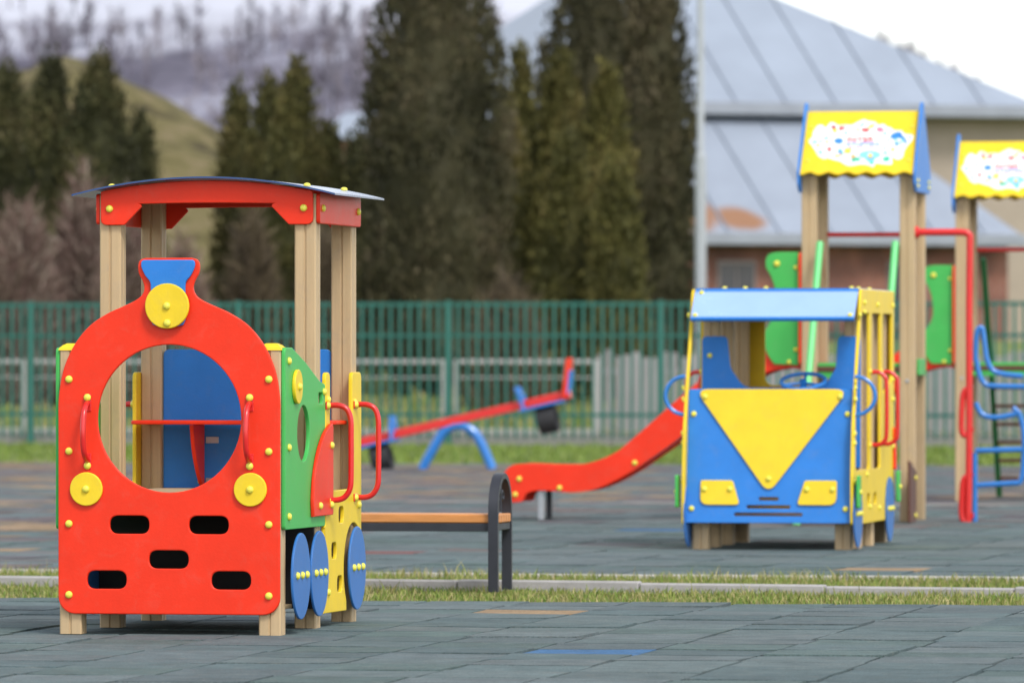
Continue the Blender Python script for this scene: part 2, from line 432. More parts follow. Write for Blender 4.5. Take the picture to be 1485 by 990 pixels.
    MB().box((-.386, .03, .092), (.386, 1.45, .11), .003).build('added_floor', M['deck'], t)  # unseen board, added to deepen the shadow under the train
    board('slot_shade_panel', rect(-.484, .09, .484, .555, .01), 'F', .675, M['black'], t)  # added board; its black colour stands for the shade inside the slots
    bk = board('back_panel', rect(-.388, .10, .388, 1.222, .03), 'F', 1.455, M['blue'], t)
    sh = board('shelf', rect(-.47, 1.17, .47, 1.432, .03), 'T', .905, M['red'], t)
    br = board('shelf_bracket', spline([(1.452, .885), (1.452, .605)], 2)+spline([(1.432, .602), (1.36, .66), (1.28, .76), (1.235, .885)], 5), 'S', -.195, M['red'], t)
    bolt((-.213, 1.44, .63), '-x', br, .8); bolt((-.213, 1.29, .87), '-x', br, .8)
    pl = MB(); pl.box((-.19, 1.449, .615), (-.13, 1.4545, .645), .002); pl.box((-.19, 1.449, .80), (-.13, 1.4545, .83), .002); pl.build('bracket_plate', M['steel'], t)
    # roof
    bo = [(-.395, 1.768), (-.375, 1.770)]
    def beam(name, y):
        top = [(x, 1.961-.205*x*x) for x in [-.46+.92*k/24 for k in range(25)]]
        und = [(x, 1.862-.04*x*x) for x in [.27-.54*k/12 for k in range(13)]]
        out = list(reversed(top))
        pts = [(-.478, 1.905)]+rounded([(-.478, 1.766), (-.365, 1.766)], .0)
        left = rounded([(-.478, 1.915), (-.478, 1.766), (-.37, 1.766), (-.285, 1.853)], [.0, .03, .012, .012])[1:]
        rightp = [(-x, z) for x, z in reversed(left)]
        return board(name, out+[(-.478, 1.913)]+left+list(reversed(und))+rightp+[(.478, 1.913)], 'F', y, M['red'], t)
    b1 = beam('roof_beam', .681)
    for s in (-1, 1): bolt((s*.437, .681, 1.838), '-y', b1)
    beam('roof_beam', 1.532)
    for s in (-1, 1):
        o = board('roof_beam', rect(.705, 1.770, 1.545, 1.905, .02), 'S', .505 if s > 0 else -.487, M['red'], t)
        for y in (.76, 1.48): bolt((s*.505, y, 1.838), '+x' if s > 0 else '-x', o)
    rf = MB(); n = 36; vs = []; fs = []
    for k in range(n+1):
        x = -.592+1.184*k/n; z = 1.965-.215*x*x
        for (y, dz) in ((.615, .003), (.615, .011), (1.635, .011), (1.635, .003)): vs.append((x, y, z+dz))
    for k in range(n):
        for q in range(4):
            fs.append((k*4+q, k*4+(q+1) % 4, (k+1)*4+(q+1) % 4, (k+1)*4+q))
    fs += [(3, 2, 1, 0), (n*4, n*4+1, n*4+2, n*4+3)]
    rf.add(vs, [tuple(reversed(q)) for q in fs]); ro = rf.build('roof', M['roofblue'], t, 30)
    for x in (-.44, .44):
        for y in (.735, 1.485): bolt((x, y, 1.977-.215*x*x), '+z', ro)
    return t
make_train()

# ------------------------------------------------------------------ BUS PLAYHOUSE
def make_bus():
    t = thing('bus_playhouse', (1.578, 40.396, 0), 11, 'blue and yellow bus playhouse with a yellow triangle on its front', 'playhouse')
    w = .1
    for s in (-1, 1):
        xa, xb = (-.495, -.395) if s < 0 else (.395, .495)
        for k, y in enumerate((.03, .56, 1.10, 1.70)):
            post(xa, xb, y+(.115 if k == 0 else 0), y+w+(.115 if k == 0 else 0), 0, .93 if k == 0 else 1.585, t)
    lean = lambda co: Vector((co.x, co.y+(co.z-.17)*.16, co.z))
    def yb(z, d=0): return d+(z-.17)*.16
    slots = [rect(-.062, .306, .062, .327, .0104), rect(-.137, .256, .137, .277, .0104), rect(-.213, .210, .213, .231, .0104)]
    f = board('front_panel', rect(-.516, .168, .516, .992, .012), 'F', 0, M['blue'], t, slots, .018, .004, lean)
    tri = board('triangle_panel', rounded([(-.475, .992), (.487, .992), (-.0, .345)], [.045, .045, .06], 8), 'F', -.016, M['yellow'], t, (), .016, .004, lean)
    for x, z in ((-.41, .945), (.435, .945), (0, .44)): bolt((x, yb(z, -.016), z), (R(90-9), 0, 0), tri, 1.1)
    for s in (-1, 1):
        hl = board('headlight', rounded([(s*.425, .430), (s*.225, .430), (s*.178, .279), (s*.425, .279)], [.015, .02, .02, .05]), 'F', -.016, M['yellow'], t, (), .016, .004, lean)
        for x in (.40, .24): bolt((s*x, yb(.375, -.016), .375), (R(81), 0, 0), hl, 1.1)
        for z in (.838, .255): bolt((s*.480, yb(z), z), (R(81), 0, 0), f, 1.1)
    # sides
    prof = [(-.035, .155), (-.035, .45), (.01, .75), (.105, 1.0), (.23, 1.30), (.335, 1.585), (.37, 1.612), (1.86, 1.612), (1.86, .155)]
    pr = rounded(prof, [.03, .3, .3, .4, .6, .03, .03, .02, .02])
    win = [rounded([(.085, .49), (.70, .49), (.70, 1.465), (.35, 1.465), (.20, 1.12), (.10, .85)], [.03, .03, .02, .02, .2, .2]),
           rect(.82, .49, 1.21, 1.465, .03), rounded([(1.33, .95), (1.76, 1.05), (1.76, 1.465), (1.33, 1.465)], .03),
           rect(.60, .265, .73, .34, .03), rect(.90, .265, 1.03, .34, .03)]
    for s in (-1, 1):
        xo = .534
        def SB(name, outl, xpos, mat, par, holes=(), thick=.018):
            wp = None if s > 0 else (lambda co: Vector((-co.x, co.y, co.z)))
            o = board(name, outl, 'S', xpos, mat, par, holes, thick, .004, wp)
            if s < 0: o.data.flip_normals()
            return o
        dr = '+x' if s > 0 else '-x'
        sp = SB('side_panel', pr, xo, M['yellow'], t, win)
        for y, z in ((.47, 1.53), (.47, 1.47), (1.07, 1.52), (1.79, 1.52), (.265, 1.45), (.06, 1.00), (.06, .93), (.03, .72), (.03, .66), (.02, .42), (.58, .46), (1.79, .62), (1.15, .24), (.72, .255), (1.79, 1.05), (1.79, .92)):
            bolt((s*xo, y, z), dr, sp, 1.05)
        for cy in (.135, 1.60):
            wh = SB('wheel', circle(cy, .220, .180, 48, .206), (xo+.012 if s > 0 else .522), M['wheelblue'], t, (), .011)
            for k in (-.1, 0, .1): bolt((s*(xo+.012 if s > 0 else .522), cy+k, .225), dr, wh, 1.05)
        for y0 in (-.045, 1.79):
            gp = SB('corner_light', rect(y0, .262, y0+.10, .462, .015), xo+.040, M['green'], t); bolt((s*(xo+.04), y0+.05, .36), dr, gp)
        for hy in (.76, 1.27):
            h = MB(); x0 = s*(xo+.004)
            h.tube(spline([(x0, hy, 1.095), (s*(xo+.05), hy, 1.095), (s*(xo+.085), hy, 1.07), (s*(xo+.10), hy, 1.02), (s*(xo+.10), hy, .72), (s*(xo+.085), hy, .665), (s*(xo+.05), hy, .642), (x0, hy, .642)], 5), .0135, 10)
            ho = h.build('handle', M['redtube'], t)
            bolt((s*xo, hy-.035, 1.10), dr, ho); bolt((s*xo, hy-.035, .64), dr, ho)
        mi = MB(); y0 = .085
        mi.tube([(s*(xo-.004+.125*math.sin(a)), y0, .952+.118*math.cos(a)) for a in [PI*k/16 for k in range(17)]], .0125, 10)
        mi.build('mirror', M['bluetube'], t)
        SB('rear_light', rect(1.80, .47, 1.87, .74, .012), xo+.016, M['red'], t, (), .015)
    # cabin
    u = rounded([(-.500, .50), (.500, .50), (.500, 1.32), (.362, 1.32), (.345, 1.12), (.27, 1.0), (-.235, 1.0), (-.32, 1.12), (-.340, 1.32), (-.500, 1.32)], [.01, .01, .03, .03, .1, .1, .1, .1, .03, .03])
    ip = board('partition', u, 'F', .535, M['blue'], t)
    bolt((-.45, .535, 1.20), '-y', ip)
    MB().box((-.514, .19, .172), (.514, 1.82, .19), .004).build('added_floor', M['deck'], t)  # unseen board added so that less light reaches the ground under the bus
    MB().box((-.392, .62, .56), (.392, 1.05, .60), .004).build('seat', M['deck'], t)
    rp = board('rear_panel', rect(-.512, .155, .512, 1.585, .02), 'F', 1.825, M['yellow'], t, [rounded([(-.30, 1.01), (.36, 1.01), (.36, 1.50), (-.30, 1.50)], .06)])
    sw = MB(); Mx = Matrix.Translation((.155, .44, 1.04)) @ Matrix.Rotation(R(20), 4, 'X')
    sw.tube([Mx @ Vector((.137*math.cos(2*PI*k/36), .137*math.sin(2*PI*k/36), 0)) for k in range(37)], .0125, 10, cap=False)
    for a in (R(90), R(210), R(330)): sw.tube([Mx @ Vector((0, 0, -.012)), Mx @ Vector((.134*math.cos(a), .134*math.sin(a), 0))], .009, 8)
    sw.tube([Mx @ Vector((0, 0, .01)), Mx @ Vector((0, 0, -.06)), (.155, .52, .80)], .022, 10)
    sw.build('steering_wheel', M['bluetube'], t)
    # roof and visor
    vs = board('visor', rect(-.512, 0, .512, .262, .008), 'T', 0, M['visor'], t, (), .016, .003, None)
    ca, sa = math.cos(R(42)), math.sin(R(42))
    for v in vs.data.vertices:
        x, q, h = v.co; v.co = (x, .165+q*ca-h*sa, 1.432+q*sa+h*ca)
    for x, q in ((-.47, .235), (-.485, .025), (.485, .025)): bolt((x, .165+q*ca, 1.432+q*sa), (R(42), 0, 0), vs)
    for q in (-.012, .248):
        e = MB(); e.box((-.512, q, -.019), (.512, q+.022, .005), .003)
        e.v = [(x, .165+a*ca-h*sa, 1.432+a*sa+h*ca) for x, a, h in e.v]; e.build('edge_trim', M['blue'], vs)
    ro = board('roof', rect(-.512, .365, .512, 1.85, .01), 'T', 1.618, M['roofblue'], t, (), .016)
    for x in (-.35, -.22, -.09, .45): bolt((x, .5, 1.618), '+z', ro)
    for y in (.8, 1.3): bolt((.45, y, 1.618), '+z', ro)
    return t
make_bus()

# ------------------------------------------------------------------ SLIDE TOWERS
def text_mesh(s, size):
    cu = bpy.data.curves.new('t', 'FONT'); cu.body = s; cu.size = size; cu.extrude = .0008; cu.space_character = 1.08; cu.offset = .0012
    ob = bpy.data.objects.new('t', cu); me = bpy.data.meshes.new_from_object(ob)
    bpy.data.objects.remove(ob); bpy.data.curves.remove(cu); return me

def roof_print(parent, to_world):
    """printed sticker: white cloud, flowers and butterflies, lettering; (a, b, h) on the roof slope"""
    def dc(x, y):
        left = 155-(y-125)*85/665
        return ((x-left)/1205*.83-.415, (790-y)*.617/665)
    st = MB(); mats = []
    def lay(name, loops, h, mat, dep=None):
        if mat not in mats: mats.append(mat)
        vs = []; fs = []; dep = h-.0006 if dep is None else dep
        for lp in loops:
            o = len(vs); n = len(lp)
            vs += [to_world(a, b, h) for a, b in lp]+[to_world(a, b, h-dep) for a, b in lp]
            fs.append(tuple(range(o, o+n)))
            fs += [(o+(i+1) % n, o+i, o+n+i, o+n+(i+1) % n) for i in range(n)]
        st.add(vs, fs, mats.index(mat))
    def ell(x, y, rx, ry, rot=0, n=18):
        out = []
        for k in range(n):
            q = 2*PI*k/n; ex, ey = rx*math.cos(q), ry*math.sin(q); c, s = math.cos(R(rot)), math.sin(R(rot))
            out.append(dc(x+ex*c-ey*s, y-(ex*s+ey*c)))
        return out
    cloud = [(165, 440), (200, 400), (215, 340), (250, 285), (300, 268), (340, 298), (370, 270), (400, 240), (440, 245), (480, 270), (560, 265), (620, 270), (680, 240), (750, 210), (800, 225), (880, 240), (900, 270), (960, 260), (1000, 290), (1040, 300), (1080, 330), (1150, 330), (1190, 370), (1270, 380), (1270, 430), (1210, 500), (1180, 550), (1160, 620), (1100, 645), (1050, 620), (1050, 690), (950, 690), (880, 680), (850, 720), (800, 700), (720, 690), (620, 705), (560, 695), (520, 665), (430, 640), (370, 620), (330, 630), (270, 600), (240, 550), (200, 490)]
    cl = [dc(x, y) for x, y in spline(cloud, 3, True)]; cl.reverse()
    lay('sticker', [cl], .0022, 'white', .0016)
    def shapes(nm, mat, lst, h): lay(nm, [ell(*e) for e in lst], h, mat)
    shapes('printed_motif', 'print_wine', [(432, 295, 30, 22, -40), (515, 312, 20, 14, 20)], .0040)
    shapes('printed_motif', 'print_red', [(770, 325, 44, 20, 0), (530, 300, 28, 14, 20), (385, 528, 26, 22, -30), (500, 305, 14, 22, 0)], .0046)
    shapes('printed_motif', 'print_pink', [(930, 322, 38, 26, 0), (905, 315, 16, 22, 0), (590, 522, 45, 12, 15)], .0040)
    shapes('printed_motif', 'print_yellow', [(445, 330, 26, 20, 0), (835, 285, 42, 16, 25), (265, 485, 24, 14, 20), (360, 448, 24, 12, 0), (580, 548, 40, 28, 0), (690, 320, 24, 10, 0), (465, 600, 26, 14, 0), (1060, 535, 22, 18, 0), (820, 598, 26, 22, 0)], .0052)
    shapes('printed_motif', 'print_sky', [(735, 270, 42, 14, 40), (230, 450, 36, 18, 10), (352, 410, 34, 16, 20), (815, 590, 118, 46, 0), (820, 640, 50, 30, 0), (1125, 440, 50, 40, 0), (1240, 402, 20, 14, 0), (1012, 438, 20, 14, 0), (500, 545, 26, 26, 0)], .0034)
    shapes('printed_motif', 'print_blue', [(485, 440, 50, 32, 0), (1095, 385, 66, 34, 20), (1100, 480, 20, 18, 0), (1190, 440, 14, 44, 20), (296, 440, 14, 16, 0), (975, 517, 14, 16, 0), (497, 560, 18, 26, 20), (1150, 400, 30, 20, -20)], .0040)
    shapes('printed_motif', 'print_green', [(560, 355, 20, 14, 30), (975, 360, 26, 12, 0), (290, 560, 28, 14, -10), (345, 592, 16, 12, 0), (675, 635, 44, 22, -10), (990, 635, 40, 28, 10), (978, 570, 30, 12, 0), (835, 675, 26, 16, 0), (525, 575, 14, 16, 0), (640, 640, 20, 30, 0)], .0046)
    shapes('printed_motif', 'print_orange', [(637, 605, 26, 16, 0), (505, 590, 12, 12, 0)], .0058)
    shapes('printed_motif', 'white', [(1110, 605, 50, 40, 0), (290, 305, 46, 36, 0), (550, 663, 34, 26, 0), (1160, 540, 22, 18, 0), (1125, 440, 24, 18, 0)], .0064)
    for s, mat, xx, yy, size in (('INTER', 'print_red', 566, 450, .062), ('ATLETIKA', 'print_blue', 560, 494, .048)):
        me = text_mesh(s, size); a0, b0 = dc(xx, yy)
        if mat not in mats: mats.append(mat)
        st.add([to_world(a0+v.co.x*1.1, b0+v.co.y, .0048+(v.co.z if v.co.z > 0 else -.0040)) for v in me.vertices], [tuple(p.vertices) for p in me.polygons], mats.index(mat))
    lay('printed_motif', [ell(x, 518, 13, 9) for x in range(670, 910, 34)], .0040, 'print_pink')
    me = st.mesh('sticker')
    for k in mats: me.materials.append(M[k])
    link('sticker', me, None, parent)

def make_tower(name, O, label, stair, group, climber):
    t = thing(name, (O[0], O[1], 0), 11, label, 'play tower', group)
    for x in (-.363, .355):
        for y in (0, .52):
            p = post(x-.055, x+.055, y, y+.105, 0, 2.72 if y else 2.60, t)
    for x in (-.363, .355):
        c = MB(); c.lathe([(.013, 0), (.013, .006), (.0001, .009)], 10, Matrix.Translation((x, 0, 1.02)) @ Matrix.Rotation(R(90), 4, 'X')); c.build('bolt', M['steel'], t)
    # roof
    y0, z0, yr, zr = -.105, 2.515, .305, 2.985
    d = Vector((0, yr-y0, zr-z0)); L = d.length; d.normalize(); nrm = Vector((0, -d.z, d.y))
    def wf(a, b, h): return Vector((a, y0, z0))+d*b+nrm*h
    def wb(a, b, h):
        p = wf(a, b, h); return Vector((p.x, 2*yr-p.y, p.z))
    wavy = [(-.415+.83*k/60, .010-.013*math.cos(2*PI*6*k/60)) for k in range(61)]
    out = wavy+[(.415, L), (-.415, L)]
    for back in (0, 1):
        me_o = board('roof_panel', out, 'T', 0, M['yellow'], t, (), .016, .003)
        for v in me_o.data.vertices: v.co = (wb if back else wf)(v.co.x, v.co.y, v.co.z)
        if back: me_o.data.flip_normals()
        else:
            roof_print(me_o, wf)
            for a in (-.37, .37):
                for b in (.13, .46): bolt(wf(a, b, 0), (R(41), 0, 0), me_o, .8)
    gab = rounded([(.265, 3.045), (.345, 3.045), (.735, 2.53), (.735, 2.44), (.665, 2.385), (-.055, 2.385), (-.125, 2.44), (-.125, 2.53)], [.02, .02, .03, .03, .03, .03, .03, .03])
    for s in (-1, 1):
        g = board('gable_panel', gab, 'S', .433 if s > 0 else -.415, M['blue'], t)
        for y in (.0, .60):
            for z in (2.47, 2.43): bolt((s*.433, y, z), '+x' if s > 0 else '-x', g, .9)
    # deck and beams
    MB().box((-.40, .02, 1.085), (.40, .61, 1.125), .004).build('deck', M['brown'], t)
    board('deck_beam', rect(-.305, 1.04, .297, 1.15, .01), 'F', .03, M['green'], t)
    board('deck_beam', rect(.11, 1.06, .515, 1.18, .01), 'S', .428, M['green'], t)
    MB().tube([(-.31, .55, 2.09), (.30, .55, 2.09)], .017, 10).build('rail', M['redtube'], t)
    # slide guards and entry frame
    gl = lambda xz, yz: ((-155+.2222*xz)/194.5, 1.18-(340+.2222*yz-520)/199.5)
    g_out = [gl(x, y) for x, y in spline([(150, 845), (118, 800), (95, 750), (90, 690), (92, 630), (125, 575), (158, 510), (165, 430), (152, 340), (128, 270), (100, 220), (95, 175), (110, 135), (145, 118), (200, 114)], 4)]+[gl(312, 114), gl(312, 852)]
    for y in (.045, .50):
        g = board('slide_guard', g_out, 'F', y, M['green'], t)
        for xz, yz in ((168, 190), (245, 832), (290, 215), (290, 750)): bolt((gl(xz, yz)[0], y, gl(xz, yz)[1]), '-y', g, 1.4 if xz == 168 else 1)
    board('entry_frame', rect(.0, 1.13, .62, 1.95, .03), 'S', -.421, M['red'], t, [rect(.09, 1.22, .53, 1.80, .05)])
    # slide
    up = spline([(-.43, 1.34), (-.60, 1.38), (-.80, 1.31), (-1.183, 1.02), (-1.684, .588), (-1.828, .482), (-2.025, .412), (-2.26, .402), (-2.513, .409), (-2.60, .382), (-2.645, .320)], 5)
    lo = spline([(-2.635, .145), (-2.60, .128), (-2.50, .135), (-2.468, .190), (-2.40, .212), (-2.30, .214), (-2.11, .203), (-1.93, .234), (-1.72, .334), (-1.52, .466), (-1.326, .605), (-.80, 1.02), (-.55, 1.11), (-.43, 1.10)], 5)
    sl = board('slide', up+lo, 'F', .075, M['red'], t, (), .02)
    sl2 = board('slide_side', up+lo, 'F', .485, M['red'], sl, (), .02)
    mid = spline([(-.43, 1.16), (-.60, 1.16), (-.85, 1.06), (-1.326, .665), (-1.72, .395), (-1.93, .300), (-2.11, .270), (-2.35, .268), (-2.52, .255), (-2.61, .20)], 5)
    bed = MB(); vs = []; fs = []
    for x, z in mid:
        for y, dz in ((.0955, 0), (.4845, 0), (.4845, -.03), (.0955, -.03)): vs.append((x, y, z+dz))
    for k in range(len(mid)-1):
        for q in range(4): fs.append((k*4+q, k*4+(q+1) % 4, k*4+4+(q+1) % 4, k*4+4+q))
    fs += [(3, 2, 1, 0), tuple(len(mid)*4-4+q for q in range(4))]
    bed.add(vs, fs).build('slide_bed', M['steel'], sl)
    for x, z in ((-2.52, .30), (-2.55, .185), (-2.22, .235), (-1.66, .42), (-.95, 1.05)): bolt((x, .075, z), '-y', sl, 1.2)
    for y in (.12, .44):
        MB().box((-2.385, y-.02, 0), (-2.345, y+.02, .225), .004).build('slide_leg', M['steel'] if y < .3 else M['iron'], sl)
    # stairs: two stringers and treads
    st = -1 if stair == 'front' else 1
    ya = -.02 if st < 0 else .645
    for x in (-.27, .28):
        s_ = MB(); s_.tube([(x, ya+st*.06, 2.02), (x, ya+st*.62, 1.06), (x, ya+st*1.22, 0.0)], .026, 10); s_.build('stringer', M['limegreen' if st < 0 else 'darkgreen'], t)
    for k in range(6):
        z = .16+.155*k; y = ya+st*(1.22-(z)/1.06*.60)
        MB().box((-.25, y-.07, z-.015), (.26, y+.07, z+.015), .004).build('tread', M['brown'], t)
    if climber:
        b_ = board('side_board', rounded([(-.36, 0), (-.02, 0), (-.02, .37), (-.36, .45)], .01), 'S', .425, M['brown'], t)
        bolt((.425, -.08, .32), '+x', b_); bolt((.425, -.08, .05), '+x', b_)
        P = lambda px, py, y=.05: ((px-1245)/194.5-.0+.0, y, 1.18-(py-520)/198.5)
        rp = MB(); rp.tube(spline([(.40, .05, 2.095), (.60, .05, 2.095), (.76, .05, 2.093), (.80, .05, 2.07), (.805, .05, 2.02), (.80, .05, 1.5), (.80, .05, .6), (.79, .05, -.0)], 6), .026, 12)
        rp.lathe([(.045, 0), (.045, .02), (.03, .03)], 12, Matrix.Translation((.41, .05, 2.095)) @ Matrix.Rotation(R(90), 4, 'Y'))
        rpo = rp.build('pole', M['redtube'], t)
        for (ya_, yb_) in ((565, 630), (690, 753)):
            lp = MB(); lp.tube(spline([P(1405, ya_-6), P(1398, ya_-2), P(1392, ya_+6), P(1390, (ya_+yb_)/2), P(1390, yb_-8), P(1394, yb_), P(1401, yb_-4), P(1404, yb_-12)], 4), .022, 10); lp.build('step_loop', M['redtube'], rpo)
        for pts in ([(1408, 524), (1408.5, 495), (1411, 479), (1417, 476), (1420, 492), (1424, 520), (1432, 536), (1447, 542), (1475, 545)],
                    [(1409, 522), (1413, 542), (1420, 555), (1432, 559), (1480, 560)],
                    [(1408, 583), (1414, 596), (1424, 603), (1440, 604), (1458, 601), (1470, 597)],
                    [(1408, 652), (1474, 650)], [(1408, 702), (1470, 698)],
                    [(1461, 590), (1470, 600), (1475, 618), (1477, 640), (1476, 664), (1474, 688), (1470, 699)],
                    [(1407, 655), (1407, 757)]):
            rg = MB(); rg.tube(spline([P(*p, .12) for p in pts], 5), .019, 10); rg.build('rung', M['bluetube'], t)
    return t
make_tower('slide_tower', (2.5125, 47.5), 'play tower with red slide and red pole standing right behind the bus', 'front', 'slide towers with yellow printed roofs', True)
make_tower('slide_tower', (4.079, 54.15), 'farther play tower at the right edge with dark green stairs behind', 'back', 'slide towers with yellow printed roofs', False)

# ------------------------------------------------------------------ BENCH
def make_bench():
    t = thing('park_bench', (-.0646, 33.166, 0), 11, 'backless bench of orange wooden slats on black steel hoop legs', 'bench')
    for x0 in (-.055, -1.60):
        vs = []; fs = []; path = [(0.0, 0.0), (0, .2)]+[(0.18-.18*math.cos(a), .40+.185*math.sin(a)) for a in [PI*k/18 for k in range(19)]]+[(.36, .2), (.36, 0.0)]
        n = len(path)
        for i, (y, z) in enumerate(path):
            a = Vector(path[max(i-1, 0)]); b = Vector(path[min(i+1, n-1)]); tt = (b-a).normalized(); nr = Vector((-tt.y, tt.x))
            for (x, k) in ((x0, .014), (x0+.05, .014), (x0+.05, -.014), (x0, -.014)): vs.append((x, y+nr.x*k, z+nr.y*k))
        for i in range(n-1):
            for q in range(4): fs.append((i*4+q, i*4+4+q, i*4+4+(q+1) % 4, i*4+(q+1) % 4))
        fs += [(0, 1, 2, 3), (n*4-1, n*4-2, n*4-3, n*4-4)]
        hp = MB().add(vs, fs).build('leg', M['iron'], t, 30)
        o = MB()
        for c0, sg in ((.13, 1), (.23, -1)):
            pts = []
            for k in range(22):
                q = k/21*3.6*PI/2; rr = .044-.0075*q
                pts.append((x0+.025, c0+sg*rr*math.cos(q), .475+rr*math.sin(q)))
            o.tube(pts, .008, 6)
        o.tube([(x0+.025, .18, .40), (x0+.025, .18, .57)], .008, 6)
        o.build('scroll', M['iron'], hp)
    for k in range(5):
        y = .022+k*.064
        MB().box((-1.60, y, .348), (-.004, y+.054, .392), .005).build('slat', M['wood'], t)
    fr = MB()
    for y in (.02, .305): fr.box((-1.55, y, .305), (-.056, y+.035, .3465), .003)
    for x in (-1.56, -.05): fr.box((x, .016, .31), (x+.04, .344, .3462), .003)
    fr.build('seat_frame', M['iron'], t)
make_bench()

# ------------------------------------------------------------------ SEESAW
def make_seesaw():
    t = thing('seesaw', (-.5716, 70.06, 0), 11, 'red seesaw beam on a blue arch with black tyres hanging under its seats', 'seesaw')
    for y in (0,):
        a = MB(); a.tube(spline([(-.40, 0, 0), (-.25, 0, .27), (-.15, 0, .41), (0, 0, .47), (.15, 0, .41), (.25, 0, .27), (.37, 0, 0)], 6), .05, 10); a.build('arch_leg', M['bluetube'], t)
    ang = math.atan2(.50, 2.2); Mx = Matrix.Translation((0, 0, .53)) @ Matrix.Rotation(-ang, 4, 'Y')
    def place(o):
        o.data.transform(Mx); return o
    place(MB().box((-1.25, -.045, -.045), (1.25, .045, .045), .006).build('beam', M['redtube'], t))
    for s in (-1, 1):
        st = place(MB().box((s*.93-.24, -.15, -.075), (s*.93+.24, .15, -.05), .006).build('seat', M['blue'], t))
        h = MB(); h.tube([(s*.74, -.12, -.06), (s*.72, -.12, .12), (s*.72, .12, .12), (s*.74, .12, -.06)], .018, 8); h.tube([(s*.72, -.10, .0), (s*.70, -.10, .2)], .02, 8); h.tube([(s*.72, .10, .0), (s*.70, .10, .2)], .02, 8)
        place(h.build('handle', M['bluetube'], t))
        b = MB(); x = s*1.19
        b.box((x-.022, -.13, -.04), (x+.022, .13, .37), .01); b.v = [(a_+s*.36*max(0, c_), b2, c_) for a_, b2, c_ in b.v]; bo = place(b.build('backrest', M['red'], t))
        pd = MB().box((x+s*.035-.012, -.10, .0), (x+s*.035+.012, .10, .24), .005); pd.v = [(a_+s*.36*max(0, c_), b2, c_) for a_, b2, c_ in pd.v]
        place(pd.build('back_pad', M['blue'], bo))
        ty = MB(); prof = [(.075, -.09), (.128, -.105), (.143, -.098), (.147, -.06), (.148, 0), (.147, .06), (.143, .098), (.128, .105), (.075, .09), (.065, 0), (.075, -.09)]
        ty.lathe(prof, 24, Matrix.Translation((s*.93+.02, 0, -.215)) @ Matrix.Rotation(R(90), 4, 'Y')); place(ty.build('tyre', M['tyre'], t))
make_seesaw()

# ------------------------------------------------------------------ GREEN FENCE, FRAMES, BOARDS
def make_fence():
    t = thing('metal_fence', (-.887, 91.14, 0), 11, 'tall green metal fence of vertical bars across the back of the playground', 'fence')
    pm = MB(); pm.box((-.045, -.045, 0), (.045, .045, 1.985), .006); pme = finish(pm.mesh('post')); pme.materials.append(M['fence'])
    bm = MB()
    for k in range(21):
        x = .14+k*.136
        bm.box((x-.020, -.014, .08), (x+.020, .014, 1.97), .004)
    for z in (1.935, 1.50, .40): bm.box((.045, .016, z-.025), (2.955, .045, z+.025), .004)
    bme = finish(bm.mesh('bar_panel')); bme.materials.append(M['fence'])
    for i in range(-7, 6):
        o = link('post', pme, None, t); o.location = (3*i, 0, 0)
        if i < 5:
            q = link('bar_panel', bme, None, t); q.location = (3*i, 0, 0)
    g = thing('low_frame_fence', (-.887, 93.6, .05), 11, 'low pale grey tubular frame fence seen through the green bars', 'fence')
    for i, (x0, x1) in enumerate(((-8.3, -6.3), (-6.2, -4.25), (-4.1, -2.15), (-2.0, -.08), (.1, 2.12))):
        m = MB()
        for x in (x0, x1): m.box((x-.035, -.03, 0), (x+.035, .03, 1.12), .005)
        for z in (1.09, .86, .10): m.box((x0, -.022, z-(.03 if z != .86 else .012)), (x1, .022, z+(.03 if z != .86 else .012)), .004)
        m.build('frame', M['greyframe'], g)
    b = thing('board_fence', (1.25, 95.5, .1), 8, 'weathered pale board fence behind the right part of the green bars', 'fence')
    rnd = random.Random(3); m = MB(); x = 0
    while x < 9:
        w_ = rnd.uniform(.09, .13); h = 1.14+rnd.uniform(-.05, .05)+(.12 if rnd.random() < .07 else 0)
        m.box((x, -.012, 0), (x+w_, .012, h), .003); x += w_+rnd.uniform(.008, .03)
    for z in (.3, .9): m.box((0, .014, z-.04), (9, .05, z+.04), .004)
    m.build('boards', M['boards'], b)
make_fence()

lp = thing('lamp_post', (at(1016, 520, 96.5).x, 96.5, .0), 0, 'tall slim grey steel lamp post behind the bus and green fence', 'lamp post')
m = MB(); m.tube([(0, 0, 0), (0, 0, 4.15)], .082, 14); m.tube([(0, 0, 4.15), (0, 0, 4.25), (0, 0, 8.2)], [.082, .052, .045], 14); m.build('pole', M['lamp'], lp)
m = MB(); m.tube(spline([(0, 0, 8.2), (0, -.25, 8.5), (0, -.9, 8.62)], 5), .035, 8); ar = m.build('arm', M['lamp'], lp)
m = MB(); m.box((-.12, -1.5, 8.56), (.12, -.85, 8.68), .04); m.build('lamp_head', M['lamp'], lp)

# ------------------------------------------------------------------ GROUND, TILES, KERBS, GRASS
def hgt(x, y):
    d = min(max((y-93)/45, 0), 1); return 1.55*d*d*(3-2*d)
vs = []; fs = []
ys = [-30, 0, 20, 31, 33, 36, 52, 72, 80, 88, 92]+[92+2.5*k for k in range(1, 26)]+[170, 200, 260, 340, 460, 700, 1100, 1800]
xs = [-900, -400, -150, -60, -30]+[-24+2*k for k in range(25)]+[30, 60, 150, 400, 900]
for y in ys:
    for x in xs: vs.append((x, y, hgt(x, y)-.030 + (noise.noise(Vector((x*.3, y*.3, 0)))*.12 if y > 97 else 0)))
nx = len(xs)
for j in range(len(ys)-1):
    for i in range(nx-1): fs.append((j*nx+i, j*nx+i+1, (j+1)*nx+i+1, (j+1)*nx+i))
me = bpy.data.meshes.new('ground'); me.from_pydata(vs, [], fs); me.update(); finish(me, 180)
struct(link('ground', me, M['lawn']))

